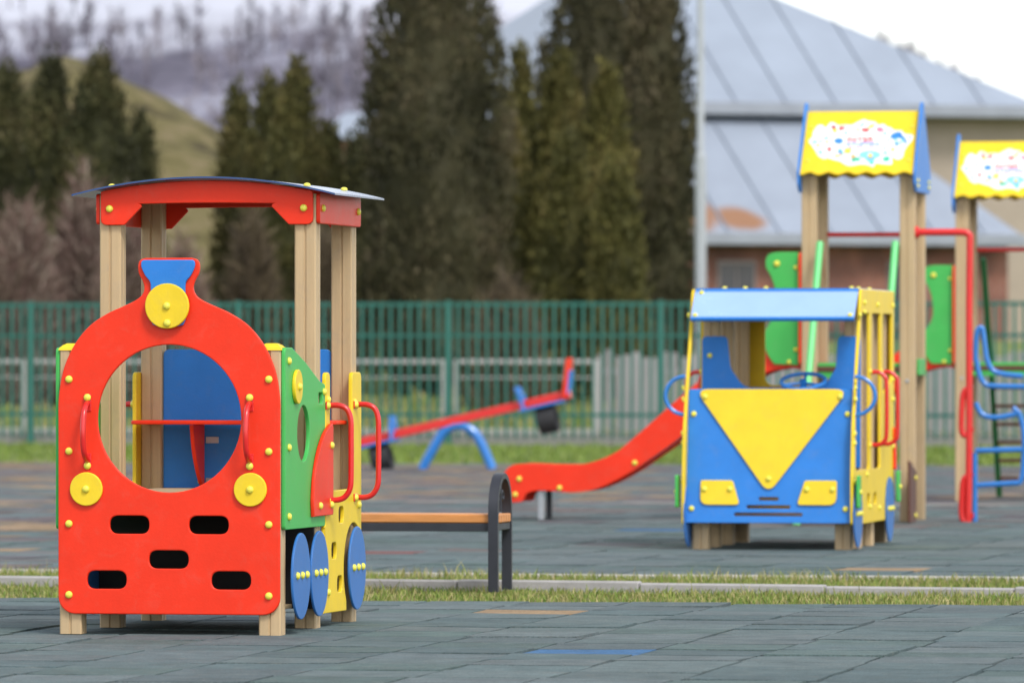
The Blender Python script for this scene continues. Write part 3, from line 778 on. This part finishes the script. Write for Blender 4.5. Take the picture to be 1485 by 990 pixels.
def uv(yaw):
    a = R(yaw); return Vector((math.cos(a), -math.sin(a))), Vector((math.sin(a), math.cos(a)))
SLATE = [(.094, .130, .132), (.085, .120, .124), (.104, .136, .137), (.096, .124, .129), (.088, .126, .121), (.112, .140, .143)]
TAN = [(.27, .185, .105), (.20, .145, .09), (.24, .17, .11)]
PURP = [(.115, .095, .105), (.13, .105, .10), (.10, .095, .105), (.12, .12, .12)]
BLUE = (.045, .12, .235); REDT = (.19, .07, .065)
def tiles(name, yaw, u0, u1, v0, v1, pick, specials=(), z=0.0, seed=1):
    rnd = random.Random(seed); U, V = uv(yaw); S = .5
    vs = []; fs = []; cols = []
    nu, nv = int((u1-u0)/S), int((v1-v0)/S)
    sp = {}
    for px, py, c in specials:
        X, Y = ground_at(px, py); P = Vector((X, Y)); sp[int((P.dot(U)-u0)/S), int((P.dot(V)-v0)/S)] = c
    for j in range(nv):
        off = rnd.uniform(-.022, .022)
        for i in range(nu):
            c = sp.get((i, j)) or pick(rnd, u0+i*S, v0+j*S)
            k = rnd.uniform(.90, 1.10); c = tuple(q*k for q in c)
            base = rnd.uniform(-.0028, .0028)
            g = .005; gu = .008; o = len(vs); N = 4
            hz = [[base+rnd.uniform(-.0034, .0034) for _ in range(2)] for _ in range(2)]
            sag = rnd.uniform(-.002, .003)
            jx = [rnd.uniform(-.005, .005) for _ in range(4)]
            for b in range(N):
                for a in range(N):
                    fa, fb = a/(N-1), b/(N-1)
                    h = (hz[0][0]*(1-fa)+hz[0][1]*fa)*(1-fb)+(hz[1][0]*(1-fa)+hz[1][1]*fa)*fb - sag*(4*fa*(1-fa)+4*fb*(1-fb))*.5
                    uu = u0+i*S+off+gu+(S-2*gu)*fa+(jx[0]*(1-fb)+jx[1]*fb); vv = v0+j*S+g+(S-2*g)*fb+(jx[2]*(1-fa)+jx[3]*fa)*.8
                    P = U*uu+V*vv; vs.append((P.x, P.y, z+h))
            for b in range(N-1):
                for a in range(N-1): fs.append((o+b*N+a, o+b*N+a+1, o+(b+1)*N+a+1, o+(b+1)*N+a)); cols.append(c)
            rim = [0, 1, 2, 3, 7, 11, 15, 14, 13, 12, 8, 4]; o2 = len(vs)
            for r_ in rim:
                p = vs[o+r_]; vs.append((p[0], p[1], z-.02))
            n = len(rim)
            for q in range(n): fs.append((o+rim[q], o2+q, o2+(q+1) % n, o+rim[(q+1) % n])); cols.append(c)
    me = bpy.data.meshes.new(name); me.from_pydata(vs, [], fs)
    ca = me.color_attributes.new('Col', 'FLOAT_COLOR', 'CORNER')
    buf = []
    for p, c in zip(me.polygons, cols): buf += [c[0], c[1], c[2], 1]*p.loop_total
    ca.data.foreach_set('color', buf); me.update()
    o = struct(link(name, me, M['tiles']))
    # dark bed below the joints
    q = [U*u0+V*v0, U*u1+V*v0, U*u1+V*v1, U*u0+V*v1]
    b = bpy.data.meshes.new(name+'_bed'); b.from_pydata([(p.x, p.y, z-.016) for p in q], [], [(0, 1, 2, 3)]); b.update()
    struct(link('paving_bed', b, M['tilebed']))
    return o
def pick_near(r, u, v): return SLATE[r.randrange(6)] if r.random() < 2 else PURP[r.randrange(4)]
def pick_mid(r, u, v):
    U_, V_ = uv(13); P_ = U_*u+V_*v
    left = P_.x < -.058*P_.y
    q = r.random()
    if left: return TAN[r.randrange(3)] if q < .25 else PURP[r.randrange(4)] if q < .65 else SLATE[r.randrange(6)]
    if v > 45 and q < .25: return PURP[r.randrange(4)]
    return SLATE[r.randrange(6)] if q < .975 else PURP[r.randrange(4)]
def pick_far(r, u, v):
    q = r.random()
    U_, V_ = uv(13); X = (U_*u+V_*v).x
    if X < .6: return TAN[r.randrange(3)] if q < .30 else PURP[r.randrange(4)] if q < .75 else SLATE[r.randrange(6)]
    return TAN[r.randrange(3)] if q < .07 else PURP[r.randrange(4)] if q < .60 else SLATE[r.randrange(6)]
tiles('rubber_paving', 11, -14, 6, 31.28-14, 31.28, pick_near, [(850, 940, BLUE), (709, 885, TAN[0])], 0, 31)
tiles('rubber_paving', 13, -19, 4.5, 35.05, 52.55, pick_mid, [(560, 801, REDT), (957, 767, BLUE), (1322, 824, TAN[0])], 0, 8)
tiles('rubber_paving', 13, -30, 0, 52.75, 71.75, pick_far, [], 0, 9)

def kerb_row(yaw, v, u0, u1, w, h, mat, seglen, seed, name='kerb'):
    rnd = random.Random(seed); U, V = uv(yaw); m = MB(); u = u0
    while u < u1:
        dz = rnd.uniform(-.008, .008); dv = rnd.uniform(-.008, .008)
        vs0 = MB().box((u+.004, v+dv, -.06), (u+seglen-.004, v+dv+w, h+dz), .008)
        m.add([((U*x+V*y).x, (U*x+V*y).y, z) for x, y, z in vs0.v], vs0.f); u += seglen
    return struct(m.build(name, mat))
def along(yaw, px, py): return Vector(ground_at(px, py)).dot(uv(yaw)[1])
kerb_row(17, along(17, 980, 855), -18, 2, .085, .034, M['concrete'], .98, 2)
kerb_row(13, 34.95, -17, 4, .06, .004, M['pale'], .98, 3)
kerb_row(13, 52.58, -22, 3, .14, .002, M['dullkerb'], .98, 4)
kerb_row(11, 89.5, -26, -1, .3, .14, M['concrete'], 2.0, 6)

def blades(name, quads, n, hmin, hmax, w, cols, seed, label, z0=-.02):
    """grass as bent blades scattered over world-space quads (list of 4 corners)"""
    rnd = random.Random(seed); vs = []; fs = []; cc = []
    for q in quads:
        for _ in range(n):
            a, b = rnd.random(), rnd.random()
            P = (q[0]*(1-a)+q[1]*a)*(1-b)+(q[3]*(1-a)+q[2]*a)*b
            cl = noise.noise(Vector((P.x*2.2, P.y*2.2, 3)))
            h = rnd.uniform(hmin, hmax)*(1+.7*cl)*(1.7 if rnd.random() < .03 else 1)
            d = rnd.uniform(0, 2*PI); lean = rnd.uniform(.1, .9)*h; tw = rnd.uniform(0, PI)
            wx, wy = math.cos(tw)*w/2, math.sin(tw)*w/2; o = len(vs)
            mx, my = P.x+math.cos(d)*lean*.35, P.y+math.sin(d)*lean*.35
            vs += [(P.x-wx, P.y-wy, z0), (P.x+wx, P.y+wy, z0), (mx+wx*.7, my+wy*.7, z0+h*.6), (mx-wx*.7, my-wy*.7, z0+h*.6), (P.x+math.cos(d)*lean, P.y+math.sin(d)*lean, z0+h)]
            fs += [(o, o+1, o+2, o+3), (o+3, o+2, o+4)]
            c = cols[min(len(cols)-1, max(0, int((rnd.random()*.8+.2+cl*.35)*len(cols))))] if rnd.random() < .8 else cols[rnd.randrange(len(cols))]
            cc += [c]*7
    me = bpy.data.meshes.new(name); me.from_pydata(vs, [], fs)
    ca = me.color_attributes.new('Col', 'FLOAT_COLOR', 'CORNER'); buf = []
    for c in cc: buf += [*c, 1]
    ca.data.foreach_set('color', buf); me.update()
    return tag(link(name, me, M['grass']), label, 'grass', None, 'stuff')
GC = [(.08, .14, .022), (.115, .18, .03), (.155, .22, .04), (.20, .25, .05), (.26, .26, .075), (.36, .31, .14)]
def stripq(yaw_a, va, yaw_b, vb, x0, x1, n=8):
    Ua, Va = uv(yaw_a); Ub, Vb = uv(yaw_b); out = []
    def pt(U, V, v, x):   # point with V.P=v at world x
        return Vector((x, (v-V.x*x)/V.y))
    for k in range(n):
        xa, xb = x0+(x1-x0)*k/n, x0+(x1-x0)*(k+1)/n
        out.append([pt(Ua, Va, va, xa), pt(Ua, Va, va, xb), pt(Ub, Vb, vb, xb), pt(Ub, Vb, vb, xa)])
    return out
kv = along(17, 980, 855)
blades('verge_grass', stripq(11, 31.33, 17, kv, -3.6, 4.2), 2300, .02, .042, .006, GC, 1, 'green and straw coloured verge grass in front of the low concrete kerb')
blades('verge_grass', stripq(17, kv+.10, 13, 34.93, -3.8, 4.4), 2300, .026, .056, .006, GC, 2, 'green and straw coloured verge grass behind the low concrete kerb')
blades('lawn_grass', stripq(13, 72.0, 11, 88.8, -10, 9, 6), 2200, .03, .07, .03, GC[:4]+GC[1:3], 3, 'mown green lawn at the foot of the green fence')
blades('field_grass', stripq(11, 90.5, 11, 108, -11, 12, 6), 2200, .06, .16, .05, GC[1:]+[(.16, .20, .045), (.17, .15, .07)], 4, 'rough field grass rising behind the green fence', .12)
for o in COL.objects:
    if o.name.startswith('field_grass'):
        for v in o.data.vertices: v.co.z += hgt(v.co.x, v.co.y)-.12
for nm, quads in (('verge', stripq(11, 31.28, 13, 34.95, -20, 12, 1)),):
    q = quads[0]; b = bpy.data.meshes.new(nm); b.from_pydata([(p.x, p.y, -.018) for p in q], [], [(0, 1, 2, 3)]); b.update(); struct(link(nm, b, M['strip']))

# ------------------------------------------------------------------ TREES AND SHRUBS
def color_faces(me, cols):
    ca = me.color_attributes.new('Col', 'FLOAT_COLOR', 'CORNER'); buf = []
    for p, c in zip(me.polygons, cols): buf += [*c, 1]*p.loop_total
    ca.data.foreach_set('color', buf); me.update()

def conifer(px, halfw, ytop, Y, palette, label, seed, shape='column', tilt=0.0, n=2600, group='conifers behind the green fence'):
    rnd = random.Random(seed)
    X = (px-CX)*Y/FPX; z0 = hgt(X, Y)-.05; H = EYE-(ytop-YH)*Y/FPX-z0; W = halfw*Y/FPX
    t = thing('conifer_tree', (X, Y, z0), 0, label, 'tree', group)
    m = MB(); m.tube([(0, 0, -.1), (0, 0, H*.5), (tilt*H*.8, 0, H*.9)], [.13, .09, .03], 8); m.build('trunk', M['bark'], t)
    def env(f):
        if shape == 'column': return (min(1, (f/.06)**.6 if f < .06 else 1))*(.93+.07*math.cos((f-.35)*3))*(1 if f < .55 else max(0, 1-((f-.55)/.45)**1.9)**.8 if f < 1 else 0)
        return (min(1, (f/.10)**.6 if f < .1 else 1))*max(0, 1-max(0, f-.26)/.74)**.58
    vs = []; fs = []; cols = []
    # solid inner body
    rings, seg = 22, 14
    for j in range(rings+1):
        f = j/rings
        for k in range(seg):
            a = 2*PI*k/seg; r_ = W*env(f)*.80*(1+.22*noise.noise(Vector((math.cos(a)*1.3+seed, math.sin(a)*1.3, f*H*.9))))
            vs.append((r_*math.cos(a)+tilt*H*f*f, r_*math.sin(a), .05+f*H*.97))
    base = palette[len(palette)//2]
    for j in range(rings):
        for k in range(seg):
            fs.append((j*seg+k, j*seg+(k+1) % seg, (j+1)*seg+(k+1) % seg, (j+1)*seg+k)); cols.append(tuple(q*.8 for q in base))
    # upright sprays in clumps
    ncl = int(n*2.4)//9
    for c in range(ncl):
        f = rnd.random()**.9; a = rnd.uniform(0, 2*PI)
        bulge = 1+.15*noise.noise(Vector((math.cos(a)*1.6+seed*3, math.sin(a)*1.6, f*H*.8)))+rnd.uniform(-.09, .06)
        rr = W*env(f)*bulge
        if rr < .02 and f < .97: continue
        cc = Vector((rr*math.cos(a)+tilt*H*f*f, rr*math.sin(a), .05+f*H))
        tint = palette[min(len(palette)-1, max(0, int((noise.noise(cc*.8+Vector((seed, 0, 0)))*.9+.5+rnd.uniform(-.28, .28))*len(palette))))]
        for q in range(9):
            p = cc+Vector((rnd.gauss(0, .08), rnd.gauss(0, .08), rnd.gauss(0, .15)))
            up = Vector((math.cos(a)*rnd.uniform(0, .7)+rnd.uniform(-.3, .3), math.sin(a)*rnd.uniform(0, .7)+rnd.uniform(-.3, .3), 1)).normalized()
            sd = up.cross(Vector((rnd.uniform(-1, 1), rnd.uniform(-1, 1), rnd.uniform(-.3, .3)))).normalized()
            l, w = rnd.uniform(.07, .17), rnd.uniform(.022, .05); o = len(vs)
            vs += [tuple(p-up*l*.5), tuple(p+sd*w), tuple(p+up*l*.6), tuple(p-sd*w)]
            fs.append((o, o+1, o+2, o+3)); k = rnd.uniform(.8, 1.22); cols.append(tuple(v*k for v in tint))
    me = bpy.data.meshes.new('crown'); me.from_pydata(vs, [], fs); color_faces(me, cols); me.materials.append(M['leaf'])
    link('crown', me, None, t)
    return t
DK = [(.036, .035, .018), (.050, .047, .024), (.066, .060, .029), (.080, .068, .036), (.094, .077, .044)]
GR = [(0.045, 0.044, 0.014), (0.065, 0.062, 0.018), (0.087, 0.080, 0.023), (0.113, 0.100, 0.029), (0.139, 0.115, 0.038)]
MG = [(0.033, 0.034, 0.016), (0.044, 0.046, 0.019), (0.057, 0.057, 0.023), (0.073, 0.069, 0.027), (0.096, 0.081, 0.036)]
OL = [tuple(b*.5+a*.5 for a, b in zip(m_, g_)) for m_, g_ in zip(MG, GR)]
conifer(632, 98, -150, 112, DK, 'tallest broad dark conifer column left of the middle group', 11, 'column', 0, 6500)
conifer(732, 40, 152, 117, GR, 'small green conifer touching the tall dark column', 12, 'cone', 0, 1900)
conifer(762, 30, 84, 119, GR, 'slim pointed conifer with its tip leaning left', 13, 'cone', -.018, 2000)
conifer(812, 56, 88, 115, GR, 'yellow-green conifer with a pointed top in the middle group', 14, 'cone', 0, 2600)
conifer(826, 48, 215, 110, GR, 'short front conifer of the middle group, left one', 15, 'cone', 0, 2300)
conifer(876, 54, 114, 114, GR, 'yellow-green conifer in front of the dark right column', 16, 'cone', .01, 2500)
conifer(893, 42, 250, 109, GR, 'short front conifer of the middle group, right one', 17, 'cone', 0, 2200)
conifer(866, 88, -90, 121, DK, 'tall dark brown-green conifer at the back of the middle group', 18, 'column', 0, 4600)
conifer(950, 56, -60, 117, DK, 'tall dark conifer beside the grey lamp post', 19, 'column', 0, 3800)
conifer(74, 56, 100, 118, MG, 'dark conifer in front of the grassy mound, left of the pair', 20, 'cone', 0, 2300)
conifer(144, 76, 96, 117, MG, 'large dark conifer in front of the grassy mound', 21, 'cone', 0, 3000)
conifer(204, 36, 180, 119, MG, 'small dark conifer on the right foot of the grassy mound', 22, 'cone', 0, 1500)
conifer(12, 60, 110, 120, MG, 'dark conifer at the left edge of the view', 23, 'cone', 0, 2400)
conifer(345, 40, 136, 119, OL, 'narrow dark conifer just right of the grassy mound', 24, 'cone', 0, 1800)
conifer(390, 48, 128, 117, OL, 'dark conifer between the narrow one and the taller pointed one', 25, 'cone', 0, 2000)
conifer(430, 58, 104, 115, [tuple(b*.62+a*.38 for a, b in zip(m_, g_)) for m_, g_ in zip(MG, GR)], 'olive conifer with the highest tip left of the tall column', 26, 'cone', 0, 2600)
conifer(474, 42, 192, 117, OL, 'low conifer in front of the small white-roofed house', 27, 'cone', 0, 1800)
conifer(516, 32, 212, 119, MG, 'lowest conifer beside the tall dark column', 28, 'cone', 0, 1500)

def shrub(px, halfw, ytop, Y, label, seed, cols, n=1500, group='bare shrubs behind the green fence'):
    rnd = random.Random(seed); X = (px-CX)*Y/FPX; z0 = hgt(X, Y)-.05
    H = EYE-(ytop-YH)*Y/FPX-z0; W = halfw*Y/FPX
    t = thing('bare_shrub', (X, Y, z0), 0, label, 'shrub', group)
    st = MB()
    for k in range(9):
        a = rnd.uniform(0, 2*PI); b = rnd.uniform(.2, .8)
        st.tube([(0, 0, 0), (math.cos(a)*W*b*.4, math.sin(a)*W*b*.4, H*.45), (math.cos(a)*W*b*.8, math.sin(a)*W*b*.8, H*.85)], [.03, .02, .006], 5)
    st.build('stems', M['bark'], t)
    vs = []; fs = []; cc = []
    for k in range(n):
        u = rnd.random()**.5; a = rnd.uniform(0, 2*PI); f = rnd.random()
        rr = W*u*(1-.55*f**2.2)*(1+.25*noise.noise(Vector((math.cos(a)*2+seed, math.sin(a)*2, f*3))))
        p = Vector((rr*math.cos(a), rr*math.sin(a), H*f*(1-.25*u*u)*rnd.uniform(.8, 1.05)))
        d = Vector((math.cos(a)*.6*u+rnd.uniform(-.5, .5), math.sin(a)*.6*u+rnd.uniform(-.5, .5), rnd.uniform(.4, 1.2))).normalized()
        l = rnd.uniform(.15, .45); sd = d.cross(Vector((rnd.uniform(-1, 1), rnd.uniform(-1, 1), .2))).normalized()*rnd.uniform(.008, .020)
        c = cols[rnd.randrange(len(cols))]; o = len(vs)
        vs += [tuple(p-sd), tuple(p+sd), tuple(p+d*l)]; fs.append((o, o+1, o+2)); cc.append(c)
        q = p+d*l*.4; d2 = (d+Vector((rnd.uniform(-.8, .8), rnd.uniform(-.8, .8), rnd.uniform(-.2, .5)))).normalized(); o = len(vs)
        vs += [tuple(q-sd*.7), tuple(q+sd*.7), tuple(q+d2*l*.7)]; fs.append((o, o+1, o+2)); cc.append(c)
    me = bpy.data.meshes.new('twigs'); me.from_pydata(vs, [], fs); color_faces(me, cc); me.materials.append(M['twig']); link('twigs', me, None, t)
TW = [(0.169, 0.111, 0.091), (0.221, 0.150, 0.124), (0.260, 0.189, 0.156), (0.130, 0.091, 0.072), (0.208, 0.124, 0.111), (0.312, 0.247, 0.202)]
TW2 = [(.10, .075, .05), (.14, .105, .065), (.07, .055, .04), (.17, .13, .08)]
for i, (px, hw, yt, Y, lb, c, n) in enumerate([
    (30, 70, 290, 108, 'wide reddish bare shrub at the far left behind the fence', TW, 5200),
    (120, 62, 255, 109, 'tall reddish bare shrub left of the train roof', TW, 5200),
    (185, 50, 300, 107, 'reddish bare shrub seen between the train posts', TW, 4200),
    (262, 46, 345, 107, 'low pale bare shrub behind the train chimney', TW, 3000),
    (365, 42, 300, 110, 'dark bare shrub under the conifers right of the train', TW2, 3600),
    (470, 40, 330, 110, 'brown bare shrub left of the tall dark column', TW2, 3000),
    (735, 60, 405, 106, 'low brown shrub at the foot of the middle conifers', TW2, 2600)]):
    shrub(px, hw, yt, Y, lb, 60+i, c, n)

# ------------------------------------------------------------------ HILLS
def hill(name, fn, x0, x1, nx_, y0, y1, ny_, mat):
    vs = []; fs = []
    for j in range(ny_+1):
        for i in range(nx_+1):
            x, y = x0+(x1-x0)*i/nx_, y0+(y1-y0)*j/ny_
            vs.append((x, y, fn(x, y)))
    for j in range(ny_):
        for i in range(nx_): fs.append((j*(nx_+1)+i, j*(nx_+1)+i+1, (j+1)*(nx_+1)+i+1, (j+1)*(nx_+1)+i))
    me = bpy.data.meshes.new(name); me.from_pydata(vs, [], fs); me.update(); finish(me, 180)
    return struct(link(name, me, mat))
def mound(x, y):
    n = noise.noise(Vector((x*.35, y*.35, 1)))*.35+noise.noise(Vector((x*1.1, y*1.1, 5)))*.12
    a = 9.35*math.exp(-(((x+12.4)/7.5)**2+((y-172)/16)**2)) if x > -12.4 else 9.1*math.exp(-((y-172)/16)**2)
    b = 2.9*math.exp(-(((x+5.5)/4.2)**2+((y-160)/14)**2))
    if x < -26: a *= max(0, 1-((-26-x)/14)**1.6)
    return a+b+n-.4 if (a+b) > .02 else -.6
hill('grassy_mound', mound, -40, 8, 96, 128, 216, 60, M['slope'])
def farhill(x, y):
    f = min(1, max(0, (y-330)/190)); f = f*f*(3-2*f)
    top = 30+4*math.exp(-((x+2)/11)**2)+4*noise.noise(Vector((x*.03, 0, 2)))+2.0*noise.noise(Vector((x*.10, y*.02, 7)))-.42*max(0, x-12)
    return -2+(top+2)*f
hill('far_hill', farhill, -220, 220, 110, 320, 760, 44, M['far'])
# bare wood on the far hillside: reads as one mass
rnd = random.Random(5); vs = []; fs = []; cc = []
FC = [(.17, .155, .185), (.20, .18, .205), (.145, .13, .16), (.23, .205, .225), (.13, .12, .14)]
for k in range(4200):
    x, y = rnd.uniform(-55, 40), rnd.uniform(350, 530)
    if noise.noise(Vector((x*.06, y*.02, 4)))+rnd.uniform(-.35, .35) < -.05: continue
    z = farhill(x, y)
    if z > 23.5 and rnd.random() < .93: continue
    h = rnd.uniform(1.8, 3.6); col = FC[rnd.randrange(5)]
    o = len(vs); vs += [(x-.09, y, z-.3), (x+.09, y, z-.3), (x, y, z+h)]; fs.append((o, o+1, o+2)); cc.append(col)
    for q in range(16):
        f = rnd.uniform(.25, .95); a = rnd.uniform(0, 2*PI); l = h*.32*(1.1-f)*rnd.uniform(.6, 1.3)+.3; o = len(vs); zz = z+h*f
        ex, ey, ez = x+math.cos(a)*l, y+math.sin(a)*l, zz+l*rnd.uniform(.5, 1.2)
        vs += [(x, y-.05, zz), (x, y+.05, zz+.12), (ex, ey, ez)]; fs.append((o, o+1, o+2)); cc.append(col)
        o = len(vs); vs += [(x+.02, y, zz), (x+.1, y, zz+.05), (ex+.2, ey, ez+.3)]; fs.append((o, o+1, o+2)); cc.append(col)
me = bpy.data.meshes.new('bare_wood'); me.from_pydata(vs, [], fs); color_faces(me, cc)
tag(link('bare_wood', me, M['twig']), 'bare grey-purple wood covering the snowy far hillside', 'woods', None, 'stuff')

# ------------------------------------------------------------------ WAREHOUSE AND HOUSE
def roof_mat(name, col, rust=None, seam=1.0):
    m = surf(name, col, .42, .10, .5, 0, 10, metal=.0, spots=rust)
    return m
M['roof_low'] = roof_mat('tin_roof_lower', (.27, .305, .365), [((-3.75, .35, 4.45), .9, (.27, .13, .062)), ((-2.35, .15, 4.35), .55, (.27, .135, .068)), ((-5.2, .5, 4.5), .8, (.27, .13, .062))])
M['roof_up'] = roof_mat('tin_roof_upper', (.28, .32, .385))
M['seam'] = surf('tin_seam', (.20, .23, .28), .5, .1, 2)
M['gutter'] = surf('grey_gutter', (.25, .27, .31), .5, .1, 2)
M['plaster'] = surf('beige_plaster', (.36, .30, .235), .9, .1, .8)
M['window'] = surf('dark_pane', (.03, .032, .04), .12, .1, 2)
M['wframe'] = surf('window_frame_paint', (.20, .16, .15), .6, .1, 3)
def make_warehouse():
    O = at(1215, 520, 150)
    t = thing('warehouse', (O.x, 150, 0), -18, 'long brick warehouse under two tiers of pale blue-grey tin roof with rust patches', 'building')
    def slab(name, quad, mat, par, th=.08):
        q = [Vector(p) for p in quad]; n = (q[1]-q[0]).cross(q[3]-q[0]).normalized()
        m = MB(); m.add([*q, *[p-n*th for p in q]], [(0, 1, 2, 3), (7, 6, 5, 4), (0, 4, 5, 1), (1, 5, 6, 2), (2, 6, 7, 3), (3, 7, 4, 0)]); return m.build(name, mat, par, 20)
    tanp = .60
    yl0, zl0 = -.5, 3.98; yl1 = 4.6; zl1 = zl0+(yl1-yl0)*tanp*.98
    lr = slab('lower_roof', [(-8.2, yl0, zl0), (4.4, yl0, zl0), (2.0, yl1, zl1), (-8.2, yl1, zl1)], M['roof_low'], t)
    yu0, zu0 = 4.1, 7.05; yu1 = 15; zu1 = zu0+(yu1-yu0)*.62
    xl, xr, dp = -6.8, 7.2, 12.0
    yrg, zrg = yu0+dp/2, zu0+dp/2*.62
    A_, B_, C_, D_ = (xl, yu0, zu0), (xr, yu0, zu0), (xr, yu0+dp, zu0), (xl, yu0+dp, zu0)
    P_, Q_ = (xl+4.5, yrg, zrg), (xr-7.1, yrg, zrg)
    m = MB(); m.add([A_, B_, C_, D_, P_, Q_], [(0, 1, 5, 4), (1, 2, 5), (2, 3, 4, 5), (3, 0, 4), (3, 2, 1, 0)]); ur = m.build('upper_roof', M['roof_up'], t, 10)
    yu1, zu1 = yrg, zrg
    # standing seams on both slopes
    def seams(par, y0, z0, y1, z1, xa, xb, step, lim):
        m = MB(); x = xa
        while x < xb:
            a, b = lim(x)
            if b > a: m.tube([(x, y0+(y1-y0)*a, z0+(z1-z0)*a+.01), (x, y0+(y1-y0)*b, z0+(z1-z0)*b+.01)], .035, 6)
            x += step
        m.build('seams', M['seam'], par)
    seams(lr, yl0, zl0, yl1, zl1, -7.8, 4.2, 1.25, lambda x: (0, 1 if x < 2 else (4.4-x)/2.4))
    seams(ur, yu0, zu0, yu1, zu1, xl+.9, xr-.9, 1.25, lambda x: (0, min(1, (x-xl)/4.5, (xr-x)/7.1)))
    m = MB(); m.box((-8.2, yl0-.16, zl0-.22), (4.4, yl0-.01, zl0+.06), .02); m.build('gutter', M['gutter'], t)
    m = MB(); m.box((xl, yu0-.18, zu0-.16), (7.9, yu0-.01, zu0+.14), .02); m.build('gutter', M['gutter'], t)
    m = MB(); m.box((-8.0, 0, -.5), (4.2, .3, 3.90), .01); wl = m.build('brick_wall', M['brickwall'], t)
    m = MB(); m.box((3.9, .31, -.5), (4.2, 4.7, 3.9), .01); m.build('brick_wall', M['brickwall'], t)
    MB().box((xl+.3, 4.75, -.5), (xr-.3, yu0+dp-.3, 6.98), .01).build('upper_wall', M['plaster'], t)
    for x in (-2.95, -5.6, 1.2):
        f = MB(); f.box((x, -.05, 1.9), (x+.95, -.003, 3.42), .01); fo = f.build('window', M['wframe'], t)
        for k in range(2): MB().box((x+.06+k*.43, -.062, 1.98), (x+.46+k*.43, -.052, 3.34), .003).build('pane', M['window'], fo)
make_warehouse()
def make_house():
    O = at(520, 520, 215)
    t = thing('small_house', (O.x, 215, 0), 14, 'small brick house with a white roof between the conifers', 'house')
    MB().box((-.85, 0, 0), (4.5, 5, 8.55), .02).build('wall', M['brickwall'], t)
    m = MB(); m.add([(-1.15, -.5, 8.5), (5, -.5, 8.5), (5, 2.5, 9.35), (-1.15, 2.5, 9.35), (-1.15, 5.5, 8.5), (5, 5.5, 8.5), (-1.15, -.5, 8.38), (5, -.5, 8.38), (5, 5.5, 8.38), (-1.15, 5.5, 8.38)],
        [(0, 1, 2, 3), (3, 2, 5, 4), (0, 6, 7, 1), (4, 5, 8, 9), (6, 9, 8, 7), (1, 7, 8, 5, 2), (0, 3, 4, 9, 6)]); m.build('roof', M['roof_up'], t, 10)
make_house()

# ------------------------------------------------------------------ WORLD, SUN, CAMERA
SUN_EL, SUN_AZ = R(50), R(150)      # azimuth clockwise from +Y (view direction): behind the viewer, to the right
w = bpy.data.worlds.new('World'); scn.world = w; w.use_nodes = True
nt = w.node_tree; N, L = nt.nodes, nt.links
bg = N['Background']
sky = N.new('ShaderNodeTexSky'); sky.sky_type = 'NISHITA'; sky.sun_disc = False; sky.sun_elevation = SUN_EL; sky.sun_rotation = SUN_AZ
sky.air_density = 1.0; sky.dust_density = 1.0; sky.ozone_density = 1.0
hs = N.new('ShaderNodeHueSaturation'); hs.inputs['Saturation'].default_value = .30; hs.inputs['Value'].default_value = 1.0
L.new(sky.outputs['Color'], hs.inputs['Color']); L.new(hs.outputs['Color'], bg.inputs['Color']); bg.inputs['Strength'].default_value = .15
sd = bpy.data.lights.new('Sun', 'SUN'); sd.energy = 1.3; sd.angle = R(14); sd.color = (1, .965, .92)
so = bpy.data.objects.new('Sun', sd); COL.objects.link(so)
dirv = Vector((math.sin(SUN_AZ)*math.cos(SUN_EL), math.cos(SUN_AZ)*math.cos(SUN_EL), math.sin(SUN_EL)))
so.rotation_euler = dirv.to_track_quat('Z', 'Y').to_euler()

cam = bpy.data.cameras.new('Camera'); co = bpy.data.objects.new('Camera', cam); COL.objects.link(co); scn.camera = co
co.location = (0, 0, EYE); co.rotation_euler = (R(90), 0, 0)
cam.sensor_width = 36; cam.lens = 36*FPX/1485; cam.shift_y = (YH-495)/1485; cam.clip_start = .5; cam.clip_end = 4000
cam.dof.use_dof = True; cam.dof.focus_distance = 28.2; cam.dof.aperture_fstop = 4.8; cam.dof.aperture_blades = 0
scn.view_settings.view_transform = 'Standard'; scn.view_settings.look = 'None'; scn.view_settings.gamma = 1; scn.view_settings.use_curve_mapping = False
scn.view_settings.exposure = .86
scn.cycles.max_bounces = 6; scn.cycles.use_denoising = True
